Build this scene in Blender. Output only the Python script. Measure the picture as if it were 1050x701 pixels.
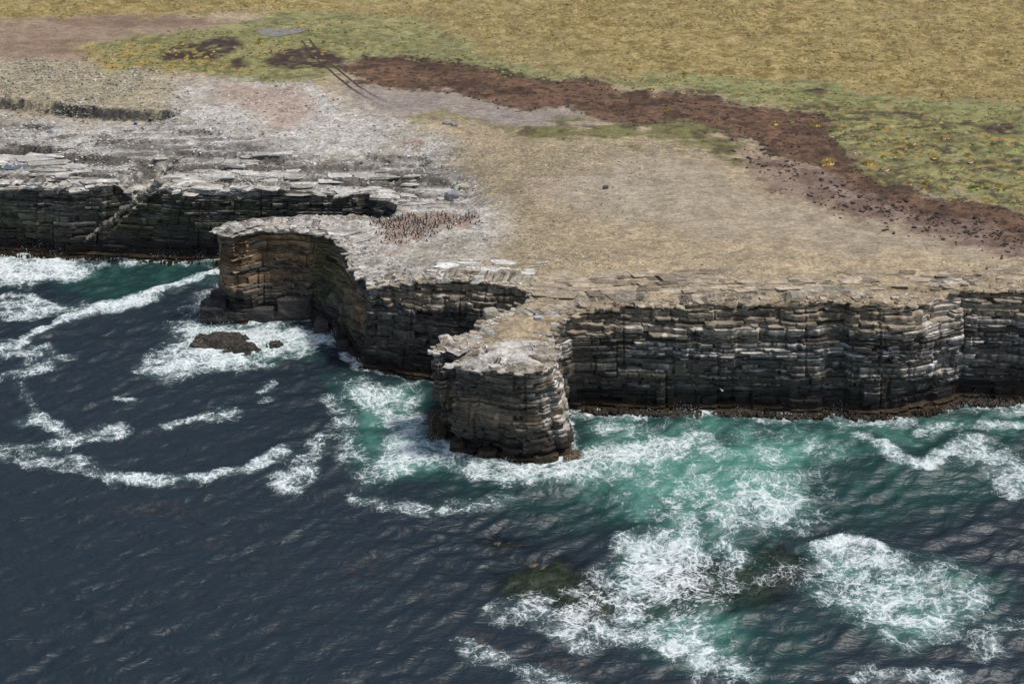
import bpy, math, random
import numpy as np
random.seed(7); RNG = np.random.default_rng(11)

# ------------------------------------------------------------------ camera, sky, sun, exposure
SC = bpy.context.scene
for o in list(bpy.data.objects): bpy.data.objects.remove(o)
FPX, PITCH, HCAM = 1400.0, math.radians(29.7), 115.0
cam_d = bpy.data.cameras.new('camera'); cam = bpy.data.objects.new('camera', cam_d)
SC.collection.objects.link(cam); SC.camera = cam
cam_d.sensor_width = 36; cam_d.lens = 36 * FPX / 1050; cam_d.clip_end = 8000
cam.location = (0, 0, HCAM); cam.rotation_euler = (math.radians(90) - PITCH, 0, 0)
SUN_EL, SUN_AZ = math.radians(62), math.radians(94)      # azimuth from +Y towards +X
world = bpy.data.worlds.new('World'); SC.world = world; world.use_nodes = True
wn = world.node_tree.nodes; wl = world.node_tree.links
sky = wn.new('ShaderNodeTexSky'); sky.sky_type = 'NISHITA'; sky.sun_disc = False
sky.sun_elevation = SUN_EL; sky.sun_rotation = SUN_AZ; sky.air_density = 1.0; sky.dust_density = 2.0; sky.ozone_density = 1.0
# broken high cloud over the whole sky: the water mirrors pale grey, not clear blue
tcw = wn.new('ShaderNodeTexCoord'); cn = wn.new('ShaderNodeTexNoise'); cn.inputs['Scale'].default_value = 2.6; cn.inputs['Detail'].default_value = 7; cn.inputs['Roughness'].default_value = .6
cr = wn.new('ShaderNodeMapRange'); cr.inputs['From Min'].default_value = .40; cr.inputs['From Max'].default_value = .66; cr.inputs['To Max'].default_value = .42
cmx = wn.new('ShaderNodeMix'); cmx.data_type = 'RGBA'; cmx.inputs[7].default_value = (5.6, 6.2, 6.9, 1)
wl.new(tcw.outputs['Generated'], cn.inputs['Vector']); wl.new(cn.outputs['Fac'], cr.inputs['Value']); wl.new(cr.outputs[0], cmx.inputs[0]); wl.new(sky.outputs['Color'], cmx.inputs[6])
wl.new(cmx.outputs[2], wn['Background'].inputs['Color']); wn['Background'].inputs['Strength'].default_value = 0.10
sun_d = bpy.data.lights.new('sun', 'SUN'); sun_d.energy = 2.8; sun_d.angle = math.radians(7)   
sun_d.color = (1, 0.96, 0.90)   # veiled by thin high cloud
sun = bpy.data.objects.new('sun', sun_d); SC.collection.objects.link(sun)
sun.rotation_euler = (math.radians(90) - SUN_EL, 0, math.pi - SUN_AZ); sun.location = (80, 60, 200)
SC.view_settings.view_transform = 'Standard'; SC.view_settings.look = 'None'
SC.view_settings.exposure = 0.15; SC.view_settings.gamma = 1
SC.cycles.max_bounces = 5; SC.cycles.diffuse_bounces = 2; SC.cycles.glossy_bounces = 2; SC.cycles.transmission_bounces = 2

# ------------------------------------------------------------------ helpers
def ray(px, py):
    u = (px - 525) / FPX; v = (350.5 - py) / FPX
    return u, math.cos(PITCH) + v * math.sin(PITCH), -math.sin(PITCH) + v * math.cos(PITCH)
def atz(px, py, z=0.0):
    d = ray(px, py); t = (z - HCAM) / d[2]; return (d[0] * t, d[1] * t, z)
def aty(px, py, Y):
    d = ray(px, py); t = Y / d[1]; return (d[0] * t, Y, HCAM + d[2] * t)
def hsh(xi, yi, seed):
    h = (xi * 374761393 + yi * 668265263 + seed * 1274126177) & 0xffffffff
    h = ((h ^ (h >> 13)) * 1274126177) & 0xffffffff
    return ((h ^ (h >> 16)) & 0xffff) / 65535.0
def vn(x, y, seed=0):
    xf = np.floor(x); yf = np.floor(y); xi = xf.astype(np.int64); yi = yf.astype(np.int64)
    u = x - xf; v = y - yf; u = u * u * (3 - 2 * u); v = v * v * (3 - 2 * v)
    a = hsh(xi, yi, seed); b = hsh(xi + 1, yi, seed); c = hsh(xi, yi + 1, seed); d = hsh(xi + 1, yi + 1, seed)
    return (a * (1 - u) + b * u) * (1 - v) + (c * (1 - u) + d * u) * v
def fbm(x, y, seed=0, octv=4, gain=.5):
    s = 0; a = 1; t = 0
    for i in range(octv):
        s = s + a * vn(x, y, seed + i * 17); t += a; a *= gain; x = x * 2.03 + 11.3; y = y * 2.03 + 5.7
    return s / t
def sst(a, b, x):
    t = np.clip((x - a) / (b - a), 0, 1); return t * t * (3 - 2 * t)
def seg_dist(X, Y, pts, closed=False, vals=None):
    pts = np.asarray(pts, float); n = len(pts); best = np.full(X.shape, 1e9); bv = np.zeros(X.shape)
    for i in range(n if closed else n - 1):
        a = pts[i]; b = pts[(i + 1) % n]; dx, dy = b - a; L = dx * dx + dy * dy + 1e-12
        t = np.clip(((X - a[0]) * dx + (Y - a[1]) * dy) / L, 0, 1)
        d = (X - a[0] - t * dx) ** 2 + (Y - a[1] - t * dy) ** 2
        m = d < best
        if vals is not None: bv = np.where(m, vals[i] * (1 - t) + vals[(i + 1) % n] * t, bv)
        best = np.where(m, d, best)
    return (np.sqrt(best), bv) if vals is not None else np.sqrt(best)
def inside(X, Y, pts):
    pts = np.asarray(pts, float); n = len(pts); r = np.zeros(X.shape, bool)
    for i in range(n):
        x0, y0 = pts[i]; x1, y1 = pts[(i + 1) % n]
        if y0 == y1: continue
        c = (y0 > Y) != (y1 > Y)
        r ^= c & (X < (x1 - x0) * (Y - y0) / (y1 - y0) + x0)
    return r
def pmask(X, Y, poly, soft):
    """1 inside the polygon, fading over +-soft metres at its edge"""
    poly = np.asarray(poly, float); out = np.zeros(X.shape); m = soft + 1
    sel = (X > poly[:, 0].min() - m) & (X < poly[:, 0].max() + m) & (Y > poly[:, 1].min() - m) & (Y < poly[:, 1].max() + m)
    if sel.any():
        x = X[sel]; y = Y[sel]; d = seg_dist(x, y, poly, True); d = np.where(inside(x, y, poly), -d, d)
        out[sel] = 1 - sst(-soft, soft, d)
    return out
def poly_px(pts, z): return [atz(p[0], p[1], z)[:2] for p in pts]

C = SC.collection
def mk(name, V, F, mat, parent=None, col=None, attrs=None, smooth=False, V2=None):
    V = np.asarray(V, np.float32).reshape(-1, 3); F = np.asarray(F, np.int32)
    me = bpy.data.meshes.new(name); k = F.shape[1]
    me.vertices.add(len(V)); me.vertices.foreach_set('co', V.ravel())
    me.loops.add(F.size); me.loops.foreach_set('vertex_index', F.ravel())
    me.polygons.add(len(F)); me.polygons.foreach_set('loop_start', np.arange(0, F.size, k, dtype=np.int32))
    me.polygons.foreach_set('loop_total', np.full(len(F), k, np.int32))
    me.polygons.foreach_set('use_smooth', np.full(len(F), smooth, bool))
    me.update(calc_edges=True)
    if col is not None:
        a = me.attributes.new('Col', 'FLOAT_COLOR', 'POINT')
        c = np.ones((len(V), 4), np.float32); c[:, :3] = col; a.data.foreach_set('color', c.ravel())
    for n, v in (attrs or {}).items():
        v = np.asarray(v, np.float32)
        if v.ndim == 2:
            a = me.attributes.new(n, 'FLOAT_VECTOR', 'POINT'); a.data.foreach_set('vector', v.ravel())
        else:
            a = me.attributes.new(n, 'FLOAT', 'POINT'); a.data.foreach_set('value', v)
    if mat: me.materials.append(mat)
    o = bpy.data.objects.new(name, me); C.objects.link(o)
    if parent: o.parent = parent
    return o
def empty(name, loc=(0, 0, 0)):
    o = bpy.data.objects.new(name, None); C.objects.link(o); o.location = loc; o.empty_display_size = .5; return o
def tag(o, label=None, cat=None, group=None, kind=None):
    if label: o['label'] = label
    if cat: o['category'] = cat
    if group: o['group'] = group
    if kind: o['kind'] = kind
    return o

# ------------------------------------------------------------------ materials
class NT:
    def __init__(s, name):
        s.m = bpy.data.materials.new(name); s.m.use_nodes = True; s.t = s.m.node_tree; s.n = s.t.nodes; s.l = s.t.links
        s.b = s.n['Principled BSDF']; s.out = s.n['Material Output']
    def node(s, typ, ins=None, **kw):
        n = s.n.new(typ)
        for k, v in kw.items(): setattr(n, k, v)
        for k, v in (ins or {}).items():
            if hasattr(v, 'is_linked') or isinstance(v, bpy.types.NodeSocket): s.l.new(v, n.inputs[k])
            else: n.inputs[k].default_value = v
        return n
    def math(s, op, a, b=None, c=None, clamp=False):
        ins = {0: a}
        if b is not None: ins[1] = b
        if c is not None: ins[2] = c
        return s.node('ShaderNodeMath', ins, operation=op, use_clamp=clamp).outputs[0]
    def mix(s, fac, a, b, blend='MIX'):
        n = s.node('ShaderNodeMix', {0: fac, 6: a, 7: b}, data_type='RGBA', blend_type=blend); return n.outputs[2]
    def noise(s, vec, scale, detail=4, rough=.55, dist=0):
        return s.node('ShaderNodeTexNoise', {'Vector': vec, 'Scale': scale, 'Detail': detail, 'Roughness': rough, 'Distortion': dist}).outputs['Fac']
    def remap(s, v, a, b, c=0., d=1.):
        return s.node('ShaderNodeMapRange', {'Value': v, 'From Min': a, 'From Max': b, 'To Min': c, 'To Max': d}, interpolation_type='SMOOTHSTEP').outputs[0]
    def attr(s, n): return s.node('ShaderNodeAttribute', attribute_name=n)
    def scale(s, vec, v): return s.node('ShaderNodeMapping', {'Vector': vec, 'Scale': v}).outputs[0]

def rock_material(name, bump=.5, lam=True, var=.55, rough=.85):
    k = NT(name); pos = k.node('ShaderNodeNewGeometry').outputs['Position']; col = k.attr('Col').outputs['Color']
    lay = k.scale(pos, (.35, .35, 4.5))
    n1 = k.noise(lay, 1.6, 5, .62); n2 = k.noise(pos, 2.2, 5, .65); n3 = k.noise(pos, .35, 3)
    f = k.math('MULTIPLY', k.remap(n1, .3, .7, 1 - var, 1 + var * .7), k.remap(n2, .25, .75, .7, 1.3))
    f = k.math('MULTIPLY', f, k.remap(n3, .3, .7, .82, 1.18))
    cc = k.mix(1.0, col, k.node('ShaderNodeCombineColor', {0: f, 1: f, 2: f}).outputs[0], 'MULTIPLY')
    k.l.new(cc, k.b.inputs['Base Color']); k.b.inputs['Roughness'].default_value = rough; k.b.inputs['Specular IOR Level'].default_value = .25
    h = k.math('ADD', k.math('MULTIPLY', n1, .6), k.math('MULTIPLY', n2, .5))
    bp = k.node('ShaderNodeBump', {'Height': h, 'Strength': bump, 'Distance': .35}); k.l.new(bp.outputs[0], k.b.inputs['Normal'])
    return k.m
def ground_material():
    k = NT('ground'); pos = k.node('ShaderNodeNewGeometry').outputs['Position']; col = k.attr('Col').outputs['Color']; rg = k.attr('rough').outputs['Fac']
    n2 = k.noise(pos, 1.9, 5, .7); n3 = k.noise(pos, .22, 2, .6); n4 = k.noise(k.scale(pos, (.5, 1.6, 1)), 1.1, 4, .6)
    v = k.node('ShaderNodeTexVoronoi', {'Vector': pos, 'Scale': 2.4}, feature='F1'); 
    spk = k.remap(k.node('ShaderNodeSeparateColor', {0: v.outputs['Color']}).outputs[0], 0, 1, .72, 1.25)
    spk2 = k.math('ADD', 1.0, k.math('MULTIPLY', k.math('SUBTRACT', spk, 1.0), rg))
    f = k.math('MULTIPLY', k.remap(n2, .25, .75, .72, 1.28), k.remap(n3, .3, .7, .88, 1.12))
    f = k.math('MULTIPLY', f, k.remap(n4, .3, .7, .85, 1.15)); f = k.math('MULTIPLY', f, spk2)
    cc = k.mix(1.0, col, k.node('ShaderNodeCombineColor', {0: f, 1: f, 2: f}).outputs[0], 'MULTIPLY')
    k.l.new(cc, k.b.inputs['Base Color']); k.b.inputs['Roughness'].default_value = .95; k.b.inputs['Specular IOR Level'].default_value = .15
    h = k.math('ADD', n2, k.math('MULTIPLY', k.math('MULTIPLY', spk, rg), .5))
    bp = k.node('ShaderNodeBump', {'Height': h, 'Strength': .7, 'Distance': .3}); k.l.new(bp.outputs[0], k.b.inputs['Normal'])
    return k.m
def sea_material():
    k = NT('sea'); pos = k.node('ShaderNodeNewGeometry').outputs['Position']
    F = k.attr('foam').outputs['Fac']; A = k.attr('aer').outputs['Fac']; S = k.attr('shallow').outputs['Fac']; fc = k.attr('fc').outputs['Vector']
    wn_ = k.node('ShaderNodeTexNoise', {'Vector': fc, 'Scale': .55, 'Detail': 3, 'Roughness': .6}).outputs['Color']
    fw = k.node('ShaderNodeVectorMath', {0: wn_, 1: (2.6, 2.6, 0), 2: fc}, operation='MULTIPLY_ADD').outputs[0]
    blob = k.remap(k.noise(fc, .28, 4, .66), .3, .7); fine = k.noise(fc, 1.7, 4, .72)
    Fm = k.math('ADD', F, k.math('MULTIPLY', k.math('ADD', k.math('MULTIPLY_ADD', blob, .5, -.27), k.math('MULTIPLY_ADD', fine, .9, -.45)), k.remap(F, .05, .4)))
    d1 = k.node('ShaderNodeTexVoronoi', {'Vector': fw, 'Scale': .55}, feature='DISTANCE_TO_EDGE').outputs['Distance']
    d2 = k.node('ShaderNodeTexVoronoi', {'Vector': fw, 'Scale': 1.35}, feature='DISTANCE_TO_EDGE').outputs['Distance']
    def lace(d, t0, g, soft):
        w = k.math('MAXIMUM', k.math('MULTIPLY', k.math('SUBTRACT', Fm, t0), g), 0.0004)
        return k.math('SUBTRACT', 1.0, k.node('ShaderNodeMapRange', {'Value': d, 'From Min': k.math('MULTIPLY', w, soft), 'From Max': w}, interpolation_type='SMOOTHSTEP').outputs[0])
    den = k.remap(Fm, .2, .62, .42, 1.0)
    a1 = k.math('MULTIPLY', lace(d1, .17, .34, .0), den); a2 = k.math('MULTIPLY', lace(d2, .25, .52, .0), k.math('MULTIPLY', den, .8))
    fo = k.math('MAXIMUM', k.math('MAXIMUM', a1, a2), k.remap(Fm, .62, 1.0))
    fo = k.math('MAXIMUM', fo, k.math('MULTIPLY', k.remap(Fm, .2, .75), k.remap(fine, .35, .65, .05, .5)))
    fo = k.math('MULTIPLY', fo, k.remap(fine, .25, .6, .55, 1.0))
    fo = k.math('MULTIPLY', fo, k.remap(F, .03, .14))
    deep = (.0062, .0148, .0222, 1); teal = (.006, .036, .034, 1); turq = (.064, .205, .160, 1)
    an = k.math('ADD', A, k.math('MULTIPLY', k.math('MULTIPLY_ADD', k.noise(fc, .2, 3, .6), 1.0, -.5), k.remap(A, .05, .5)))
    c = k.mix(k.remap(an, .02, .42), deep, teal); c = k.mix(k.remap(an, .4, 1.05), c, turq)
    c = k.mix(k.math('MULTIPLY', k.remap(F, .12, .7), k.remap(blob, .1, .9, .2, .7)), c, (.20, .34, .31, 1))
    kel = k.attr('kelp').outputs['Fac']
    kn = k.math('MULTIPLY', kel, k.remap(k.noise(pos, .9, 5, .7), .45, .68)); c = k.mix(kn, c, (.055, .035, .022, 1))
    k.l.new(c, k.b.inputs['Base Color'])
    k.b.inputs['Roughness'].default_value = .5; k.b.inputs['IOR'].default_value = 1.5
    wv = k.scale(pos, (.62, 1.25, 1)); wv = k.node('ShaderNodeVectorRotate', {'Vector': wv, 'Angle': .22}, rotation_type='Z_AXIS').outputs[0]
    h1 = k.noise(wv, .62, 1.5, .5, .5); h2 = k.noise(wv, 1.5, 1, .5, .3)
    h1 = k.math('SUBTRACT', 1.0, k.math('ABSOLUTE', k.math('MULTIPLY_ADD', h1, 2.4, -1.2))); h2 = k.math('SUBTRACT', 1.0, k.math('ABSOLUTE', k.math('MULTIPLY_ADD', h2, 2.4, -1.2)))
    h = k.math('MULTIPLY_ADD', h2, .25, k.math('MULTIPLY', h1, .8)); h = k.math('ADD', h, k.math('MULTIPLY', fo, .12))
    bp = k.node('ShaderNodeBump', {'Height': h, 'Strength': .45, 'Distance': .5}); k.l.new(bp.outputs[0], k.b.inputs['Normal'])
    fb = k.node('ShaderNodeBsdfDiffuse', {'Color': (.80, .83, .83, 1), 'Roughness': .6, 'Normal': bp.outputs[0]})
    tr = k.node('ShaderNodeBsdfTransparent', {'Color': (.55, .7, .66, 1)})
    w = k.node('ShaderNodeMixShader', {0: k.math('MULTIPLY', S, .9), 1: k.b.outputs[0], 2: tr.outputs[0]})
    mx = k.node('ShaderNodeMixShader', {0: k.math('MULTIPLY', fo, .95), 1: w.outputs[0], 2: fb.outputs[0]})
    k.l.new(mx.outputs[0], k.out.inputs['Surface']); return k.m
def plain(name, rgb, rough=.8, var=.25, scale=3., spec=.2):
    k = NT(name); pos = k.node('ShaderNodeNewGeometry').outputs['Position']; n = k.remap(k.noise(pos, scale, 4), .3, .7, 1 - var, 1 + var)
    cc = k.mix(1.0, (*rgb, 1), k.node('ShaderNodeCombineColor', {0: n, 1: n, 2: n}).outputs[0], 'MULTIPLY')
    k.l.new(cc, k.b.inputs['Base Color']); k.b.inputs['Roughness'].default_value = rough; k.b.inputs['Specular IOR Level'].default_value = spec
    return k.m
def colmat(name, rough=.8):
    k = NT(name); k.l.new(k.attr('Col').outputs['Color'], k.b.inputs['Base Color']); k.b.inputs['Roughness'].default_value = rough; return k.m
M_rock = rock_material('rock'); M_ground = ground_material(); M_sea = sea_material()
M_wet = rock_material('wet_rock', .7, rough=.35); M_stone = rock_material('stone', .3, var=.2)
M_bird = colmat('plumage', .6)
k = NT('pool'); k.b.inputs['Base Color'].default_value = (.09, .11, .14, 1); k.b.inputs['Roughness'].default_value = .06; M_pool = k.m
M_pond = plain('muddy_water', (.20, .185, .165), .55, .2, .6, .4)

# ------------------------------------------------------------------ the coastline: cliff-top pixel + waterline pixel -> points in metres
def N(rx, ry, bx, by, drop=0.):
    b = atz(bx, by, 0); r = aty(rx, ry, b[1] + drop); return (r[0], r[1], r[2], b[0], b[1], drop)
def Z(rx, ry, z, drop=0., dx=0., dy=0.):
    r = atz(rx, ry, z); return (r[0], r[1], z, r[0] + dx, r[1] + dy, drop)
def Wd(x, y, z, drop=0.): return (x, y, z, x, y, drop)
SECT = []    # (label, nodes); neighbours share their end node
far_w = [Wd(-3000, 300, 15), Wd(-420, 246, 15), N(-260, 187, -260, 257), N(-120, 186, -120, 257), N(-40, 184, -40, 257), N(0, 183, 0, 258), N(50, 186, 50, 259), N(105, 184, 105, 262), N(138, 176, 138, 258), Z(166, 164, 15.6)]
far_m = [far_w[-1], N(160, 189, 84, 262), N(200, 190, 192, 266), N(260, 188, 262, 267), N(330, 190, 330, 267), N(375, 196, 378, 266), Z(402, 207, 14.2)]
inlet = [far_m[-1], Z(404, 213, 15.2), Z(392, 215, 15.8), Z(340, 217, 16.4), Z(285, 221, 16.8), Z(245, 226, 17)]
headl = [inlet[-1], N(214, 237, 236, 324), N(236, 235, 246, 327), N(286, 238, 284, 326), N(335, 242, 321, 327), N(349, 254, 329, 337), N(354, 266, 348, 350), N(366, 284, 360, 362), N(377, 301, 371, 376)]
cove = [headl[-1], N(406, 291, 403, 381, 1.2), N(450, 288, 450, 387, 1.6), N(500, 285, 500, 391, 1.6), Z(534, 294, 17.0, .8), Z(545, 303, 16.4)]
stack = [cove[-1], Z(526, 314, 16.0), Z(505, 323, 15.8), N(488, 333, 490, 425), N(460, 345, 468, 437), N(441, 355, 452, 446), N(446, 363, 456, 452), N(478, 359, 484, 447), N(488, 357, 490, 446), N(466, 367, 466, 458), N(458, 378, 463, 466), N(480, 382, 483, 471), N(507, 380, 507, 474), N(534, 382, 535, 477), N(557, 376, 562, 475), N(571, 370, 582, 468), N(573, 360, 583, 455), N(567, 348, 574, 440), Z(574, 342, 14.8, 0), N(588, 334, 590, 419, .6)]
right = [stack[-1], N(598, 320, 602, 418, 1.6), N(635, 315, 636, 418, 2.), N(683, 312, 683, 420, 2.), N(725, 311, 725, 420, 2.), N(792, 310, 791, 421, 2.), N(838, 310, 837, 422, 2.), N(850, 310, 848, 420, 2.), N(866, 309, 866, 420, 2.), N(874, 309, 872, 424, 2.), N(925, 313, 922, 424, 2.), N(942, 318, 944, 420, 2.4)]
butt = [right[-1], N(962, 311, 963, 415, 2.6), N(979, 302, 980, 411, 2.4), N(986, 297, 985, 408, 2.), N(1005, 296, 1005, 409, 2.), N(1048, 297, 1048, 410, 2.), N(1120, 299, 1120, 411, 2.), N(1260, 299, 1260, 411, 2.), Wd(420, 200, 17, 2), Wd(3000, 240, 17, 2)]
SECT = [('dark far cliff below the pale ledges at the left edge', far_w), ('dark layered cliff behind the inlet, right of the diagonal gully', far_m), ('short rear cliff of the left headland facing the narrow inlet', inlet),
        ('brown and ochre cliff of the left headland with dark blocks at its foot', headl), ('dark recessed cove cliff between the left headland and the stack', cove),
        ('layered front stack jutting into the surf in the middle', stack), ('long dark cliff with white guano ledges on the right', right), ('sunlit buttress and recessed cliff at the right edge', butt)]
cols = []    # every column of the cliff mesh: rim xyz, base xy, drop, section
for si, (lb, nd) in enumerate(SECT):
    nd = np.array(nd)
    for i in range(len(nd) - 1):
        a, b = nd[i], nd[i + 1]; L = max(np.hypot(*(b - a)[:2]), .7 * np.hypot(*(b - a)[3:5]))
        mx = max(min(abs(a[0]), abs(b[0])), 0)
        st = .28 if mx < 105 else (1.2 if mx < 240 else 25.)
        if si == 2: st = .5
        n = max(1, int(L / st))
        for j in range(n): cols.append(np.append(a + (b - a) * j / n, si))
        if i == len(nd) - 2 and si == len(SECT) - 1: cols.append(np.append(b, si))
cols = np.array(cols); NC = len(cols); sec = cols[:, 6].astype(int)
ds = np.hypot(np.diff(cols[:, 0]), np.diff(cols[:, 1])); arc = np.concatenate([[0], np.cumsum(np.maximum(ds, .12))])
core = (np.abs(cols[:, 0]) < 240)
def smooth(a, n):
    k = np.ones(2 * n + 1) / (2 * n + 1); return np.convolve(np.pad(a, n, mode='edge'), k, 'valid')
tx = np.gradient(smooth(cols[:, 0], 5)); ty = np.gradient(smooth(cols[:, 1], 5)); L = np.hypot(tx, ty) + 1e-9
nx, ny = ty / L, -tx / L
jit = (fbm(arc * .11, arc * 0 + 3, 5, 4) - .5) * 3.2 + (fbm(arc * .5, arc * 0 + 9, 8, 3) - .5) * 1.2
jit *= core
jit[sec == 5] *= .75; jit[sec == 6] *= .22; jit[sec == 7] *= .3; jit[sec == 4] *= .6; jit[sec <= 1] *= .6
RX = cols[:, 0] + nx * jit; RY = cols[:, 1] + ny * jit; RZ = cols[:, 2] + (fbm(arc * .3, arc * 0, 31, 3) - .5) * .8 * core
BX = cols[:, 3] + nx * jit; BY = cols[:, 4] + ny * jit; SETB = cols[:, 5]
rim_poly = np.stack([RX, RY], 1); base_poly = np.stack([BX, BY], 1)
dec = np.concatenate([np.arange(0, NC, 4), [NC - 1]])
land_poly = np.concatenate([rim_poly[dec], [[3000, 4000], [-3000, 4000]]])
base_dec = base_poly[dec]

# ------------------------------------------------------------------ plateau height field
gx = np.concatenate([-3000 + np.array([0, 900, 1700, 2250, 2550, 2700, 2780, 2820, 2840, 2850]), np.arange(-145, 145.1, .4), 3000 - np.array([2850, 2840, 2820, 2780, 2700, 2550, 2250, 1700, 900, 0])])
gy = np.concatenate([np.arange(160, 372, .46), [376, 384, 400, 430, 480, 560, 700, 950, 1400, 2200, 4000]])
GX, GY = np.meshgrid(gx, gy); sh = GX.shape
ins = inside(GX, GY, land_poly)
rd, drp = seg_dist(GX, GY, rim_poly[dec], vals=SETB[dec]); sd = np.where(ins, -rd, rd)
# heights from the rim nodes and inland points
ctrl = np.concatenate([np.stack([RX, RY, RZ], 1)[core][::12], [[x, y, 16.5 + .012 * (y - 270)] for x in range(-200, 201, 40) for y in (285, 330, 380)], [[x, y, 17.6] for x in range(10, 121, 22) for y in (225, 250)], [[-60, 262, 16.6], [-90, 262, 16.6], [-120, 262, 16.6], [-20, 240, 16.8], [-20, 262, 16.8], [4, 190, 16.6]]])
num = np.zeros(sh); den = np.zeros(sh)
for cx, cy, cz in ctrl:
    w = 1 / ((GX - cx) ** 2 + (GY - cy) ** 2 + 30) ** 1.6; num += w * cz; den += w
GZ = num / den
inl = np.maximum(-sd, 0)
GZ += (fbm(GX * .03, GY * .03, 50, 4) - .5) * 1.4 * sst(3, 25, inl)
# polygons on the land, traced from the photograph and laid on the plateau
ZP = 16.6
WX = GX + (fbm(GX * .09, GY * .09, 61, 4) - .5) * 9 + (fbm(GX * .5, GY * .5, 66, 3) - .5) * 3.2 + (fbm(GX * 1.4, GY * 1.4, 68, 2) - .5) * 2.2
WY = GY + (fbm(GX * .09, GY * .09, 71, 4) - .5) * 14 + (fbm(GX * .5, GY * .5, 76, 3) - .5) * 5.0 + (fbm(GX * 1.4, GY * 1.4, 78, 2) - .5) * 3.5
def zone(pts, soft=2.0): return pmask(WX, WY, poly_px(pts, ZP), soft)
z_white = zone([(190, 84), (262, 80), (330, 95), (420, 122), (470, 150), (470, 185), (520, 215), (530, 245), (490, 275), (440, 290), (360, 310), (330, 262), (180, 262), (-300, 225), (-300, 101), (0, 102), (80, 110), (165, 112)], 4.)
z_ramp = zone([(-400, 110), (0, 108), (100, 124), (165, 122), (240, 130), (330, 150), (400, 150), (470, 165), (480, 205), (400, 212), (380, 215), (100, 215), (-400, 210)], 5.)
z_lobe = zone([(430, 352), (470, 346), (530, 348), (580, 352), (585, 395), (430, 395)], 1.5)
# ledges: the bare rock breaks into low steps
def terrace(z, step, sharp): q = z / step; f = np.floor(q); return (f + sst(1 - sharp, 1, q - f)) * step
nearrim = (1 - sst(1.5, 7, inl + (fbm(GX * .2, GY * .2, 81, 3) - .5) * 8))
rampdip = GZ + (GY - 262) * .085 + (fbm(GX * .035, GY * .12, 85, 4) - .5) * 2.6 + (fbm(GX * .3, GY * .6, 88, 3) - .5) * .5
zr = terrace(rampdip, .85, .16)
GZ = GZ * (1 - z_ramp) + (zr - (GY - 262) * .055) * z_ramp
tn = terrace(GZ + (fbm(GX * .12, GY * .3, 91, 3) - .5) * 1.6, .5, .25); tw = np.clip(nearrim * .9 + sst(.5, 1.5, drp) * (1 - sst(3, 9, inl)), 0, 1) * (1 - z_ramp)
GZ = GZ * (1 - tw) + tn * tw
# dark scarp along the back of the left ramp, and the shadowed recess at the left edge
def scarp(px, wid, h, soft):
    d = pmask(GX + (WX - GX) * .35, GY + (WY - GY) * .2, poly_px(px, ZP), soft); return -h * d
GZ += scarp([(-500, 97), (0, 98), (35, 99), (75, 106), (110, 110), (165, 112), (178, 116), (150, 124), (60, 150), (-500, 150)], 0, 2.3, .7) * (1 - sst(258, 240, GY))
GZ += scarp([(-200, 133), (10, 134), (35, 131), (54, 134), (48, 141), (-200, 144)], 0, 2.0, .4)
for gp, gd in (([(60, 151), (95, 153), (132, 156), (128, 160), (60, 157)], 1.0), ([(-150, 164), (30, 165), (66, 168), (104, 172), (60, 175), (-150, 171)], 1.2), ([(180, 149), (240, 150), (292, 153), (288, 158), (185, 156)], 1.1), ([(318, 137), (350, 138), (348, 142), (320, 142)], .8), ([(200, 172), (330, 170), (372, 178), (300, 178), (210, 179)], .9), ([(375, 152), (440, 158), (438, 164), (380, 160)], .8), ([(395, 170), (462, 176), (460, 183), (400, 179)], 1.0), ([(-100, 176), (40, 177), (90, 181), (-100, 182)], .8)):
    GZ += scarp(gp, 0, gd, .35)
GZ += scarp([(128, 170), (150, 160), (172, 158), (166, 170), (140, 190), (120, 188)], 0, 3.5, 2.2)
hum = zone([(700, 95), (850, 118), (1200, 180), (1200, 290), (960, 240), (850, 200), (770, 160)], 8.)
GZ += (fbm(GX * .9, GY * .9, 95, 3) - .5) * (.16 + .5 * hum + .25 * z_ramp + .2 * nearrim) + (np.power(fbm(GX * .35, GY * .35, 99, 2), 2)) * .25
# pools and the pond: flat floors
POOLS = [(47, 158, 12, 3.2, 'small rock pool in the pale ledges left of the gully'), (14, 171, 11, 2.2, 'rock pool nearest the cliff edge on the pale ledges'), (287, 32.5, 18, 4.6, 'shallow grey pond in the green turf at the back')]
def gsample(A, x, y):
    x = np.asarray(x, float); y = np.asarray(y, float)
    i = np.clip(np.searchsorted(gx, x) - 1, 0, len(gx) - 2); j = np.clip(np.searchsorted(gy, y) - 1, 0, len(gy) - 2)
    u = (x - gx[i]) / (gx[i + 1] - gx[i]); v = (y - gy[j]) / (gy[j + 1] - gy[j])
    return (A[j, i] * (1 - u) + A[j, i + 1] * u) * (1 - v) + (A[j + 1, i] * (1 - u) + A[j + 1, i + 1] * u) * v
def on_land(px, py):
    z = ZP
    for _ in range(5):
        p = atz(px, py, z); z = float(gsample(GZ, p[0], p[1]))
    return (p[0], p[1], z)
pools = []; flats = []
for px, py, rx, ry, lb in POOLS:
    c = on_land(px, py); a = on_land(px + rx, py); b = on_land(px, py - ry); A_ = abs(a[0] - c[0]); B_ = max(abs(b[1] - c[1]), 1.2)
    th = np.arctan2((GY - c[1]) / B_, (GX - c[0]) / A_); e = np.hypot((GX - c[0]) / A_, (GY - c[1]) / B_) / (1 + .22 * np.sin(2 * th + 1) + .15 * np.sin(3 * th))
    z0 = float(np.median(GZ[e < 1])) if (e < 1).any() else c[2]
    m = 1 - sst(1.0, 1.35, e); GZ = GZ * (1 - m) + (z0 - .12) * m; pools.append((c[0], c[1], z0 - .06, A_ * 1.0, B_ * 1.0, lb)); flats.append((m, z0 - .12))

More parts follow.
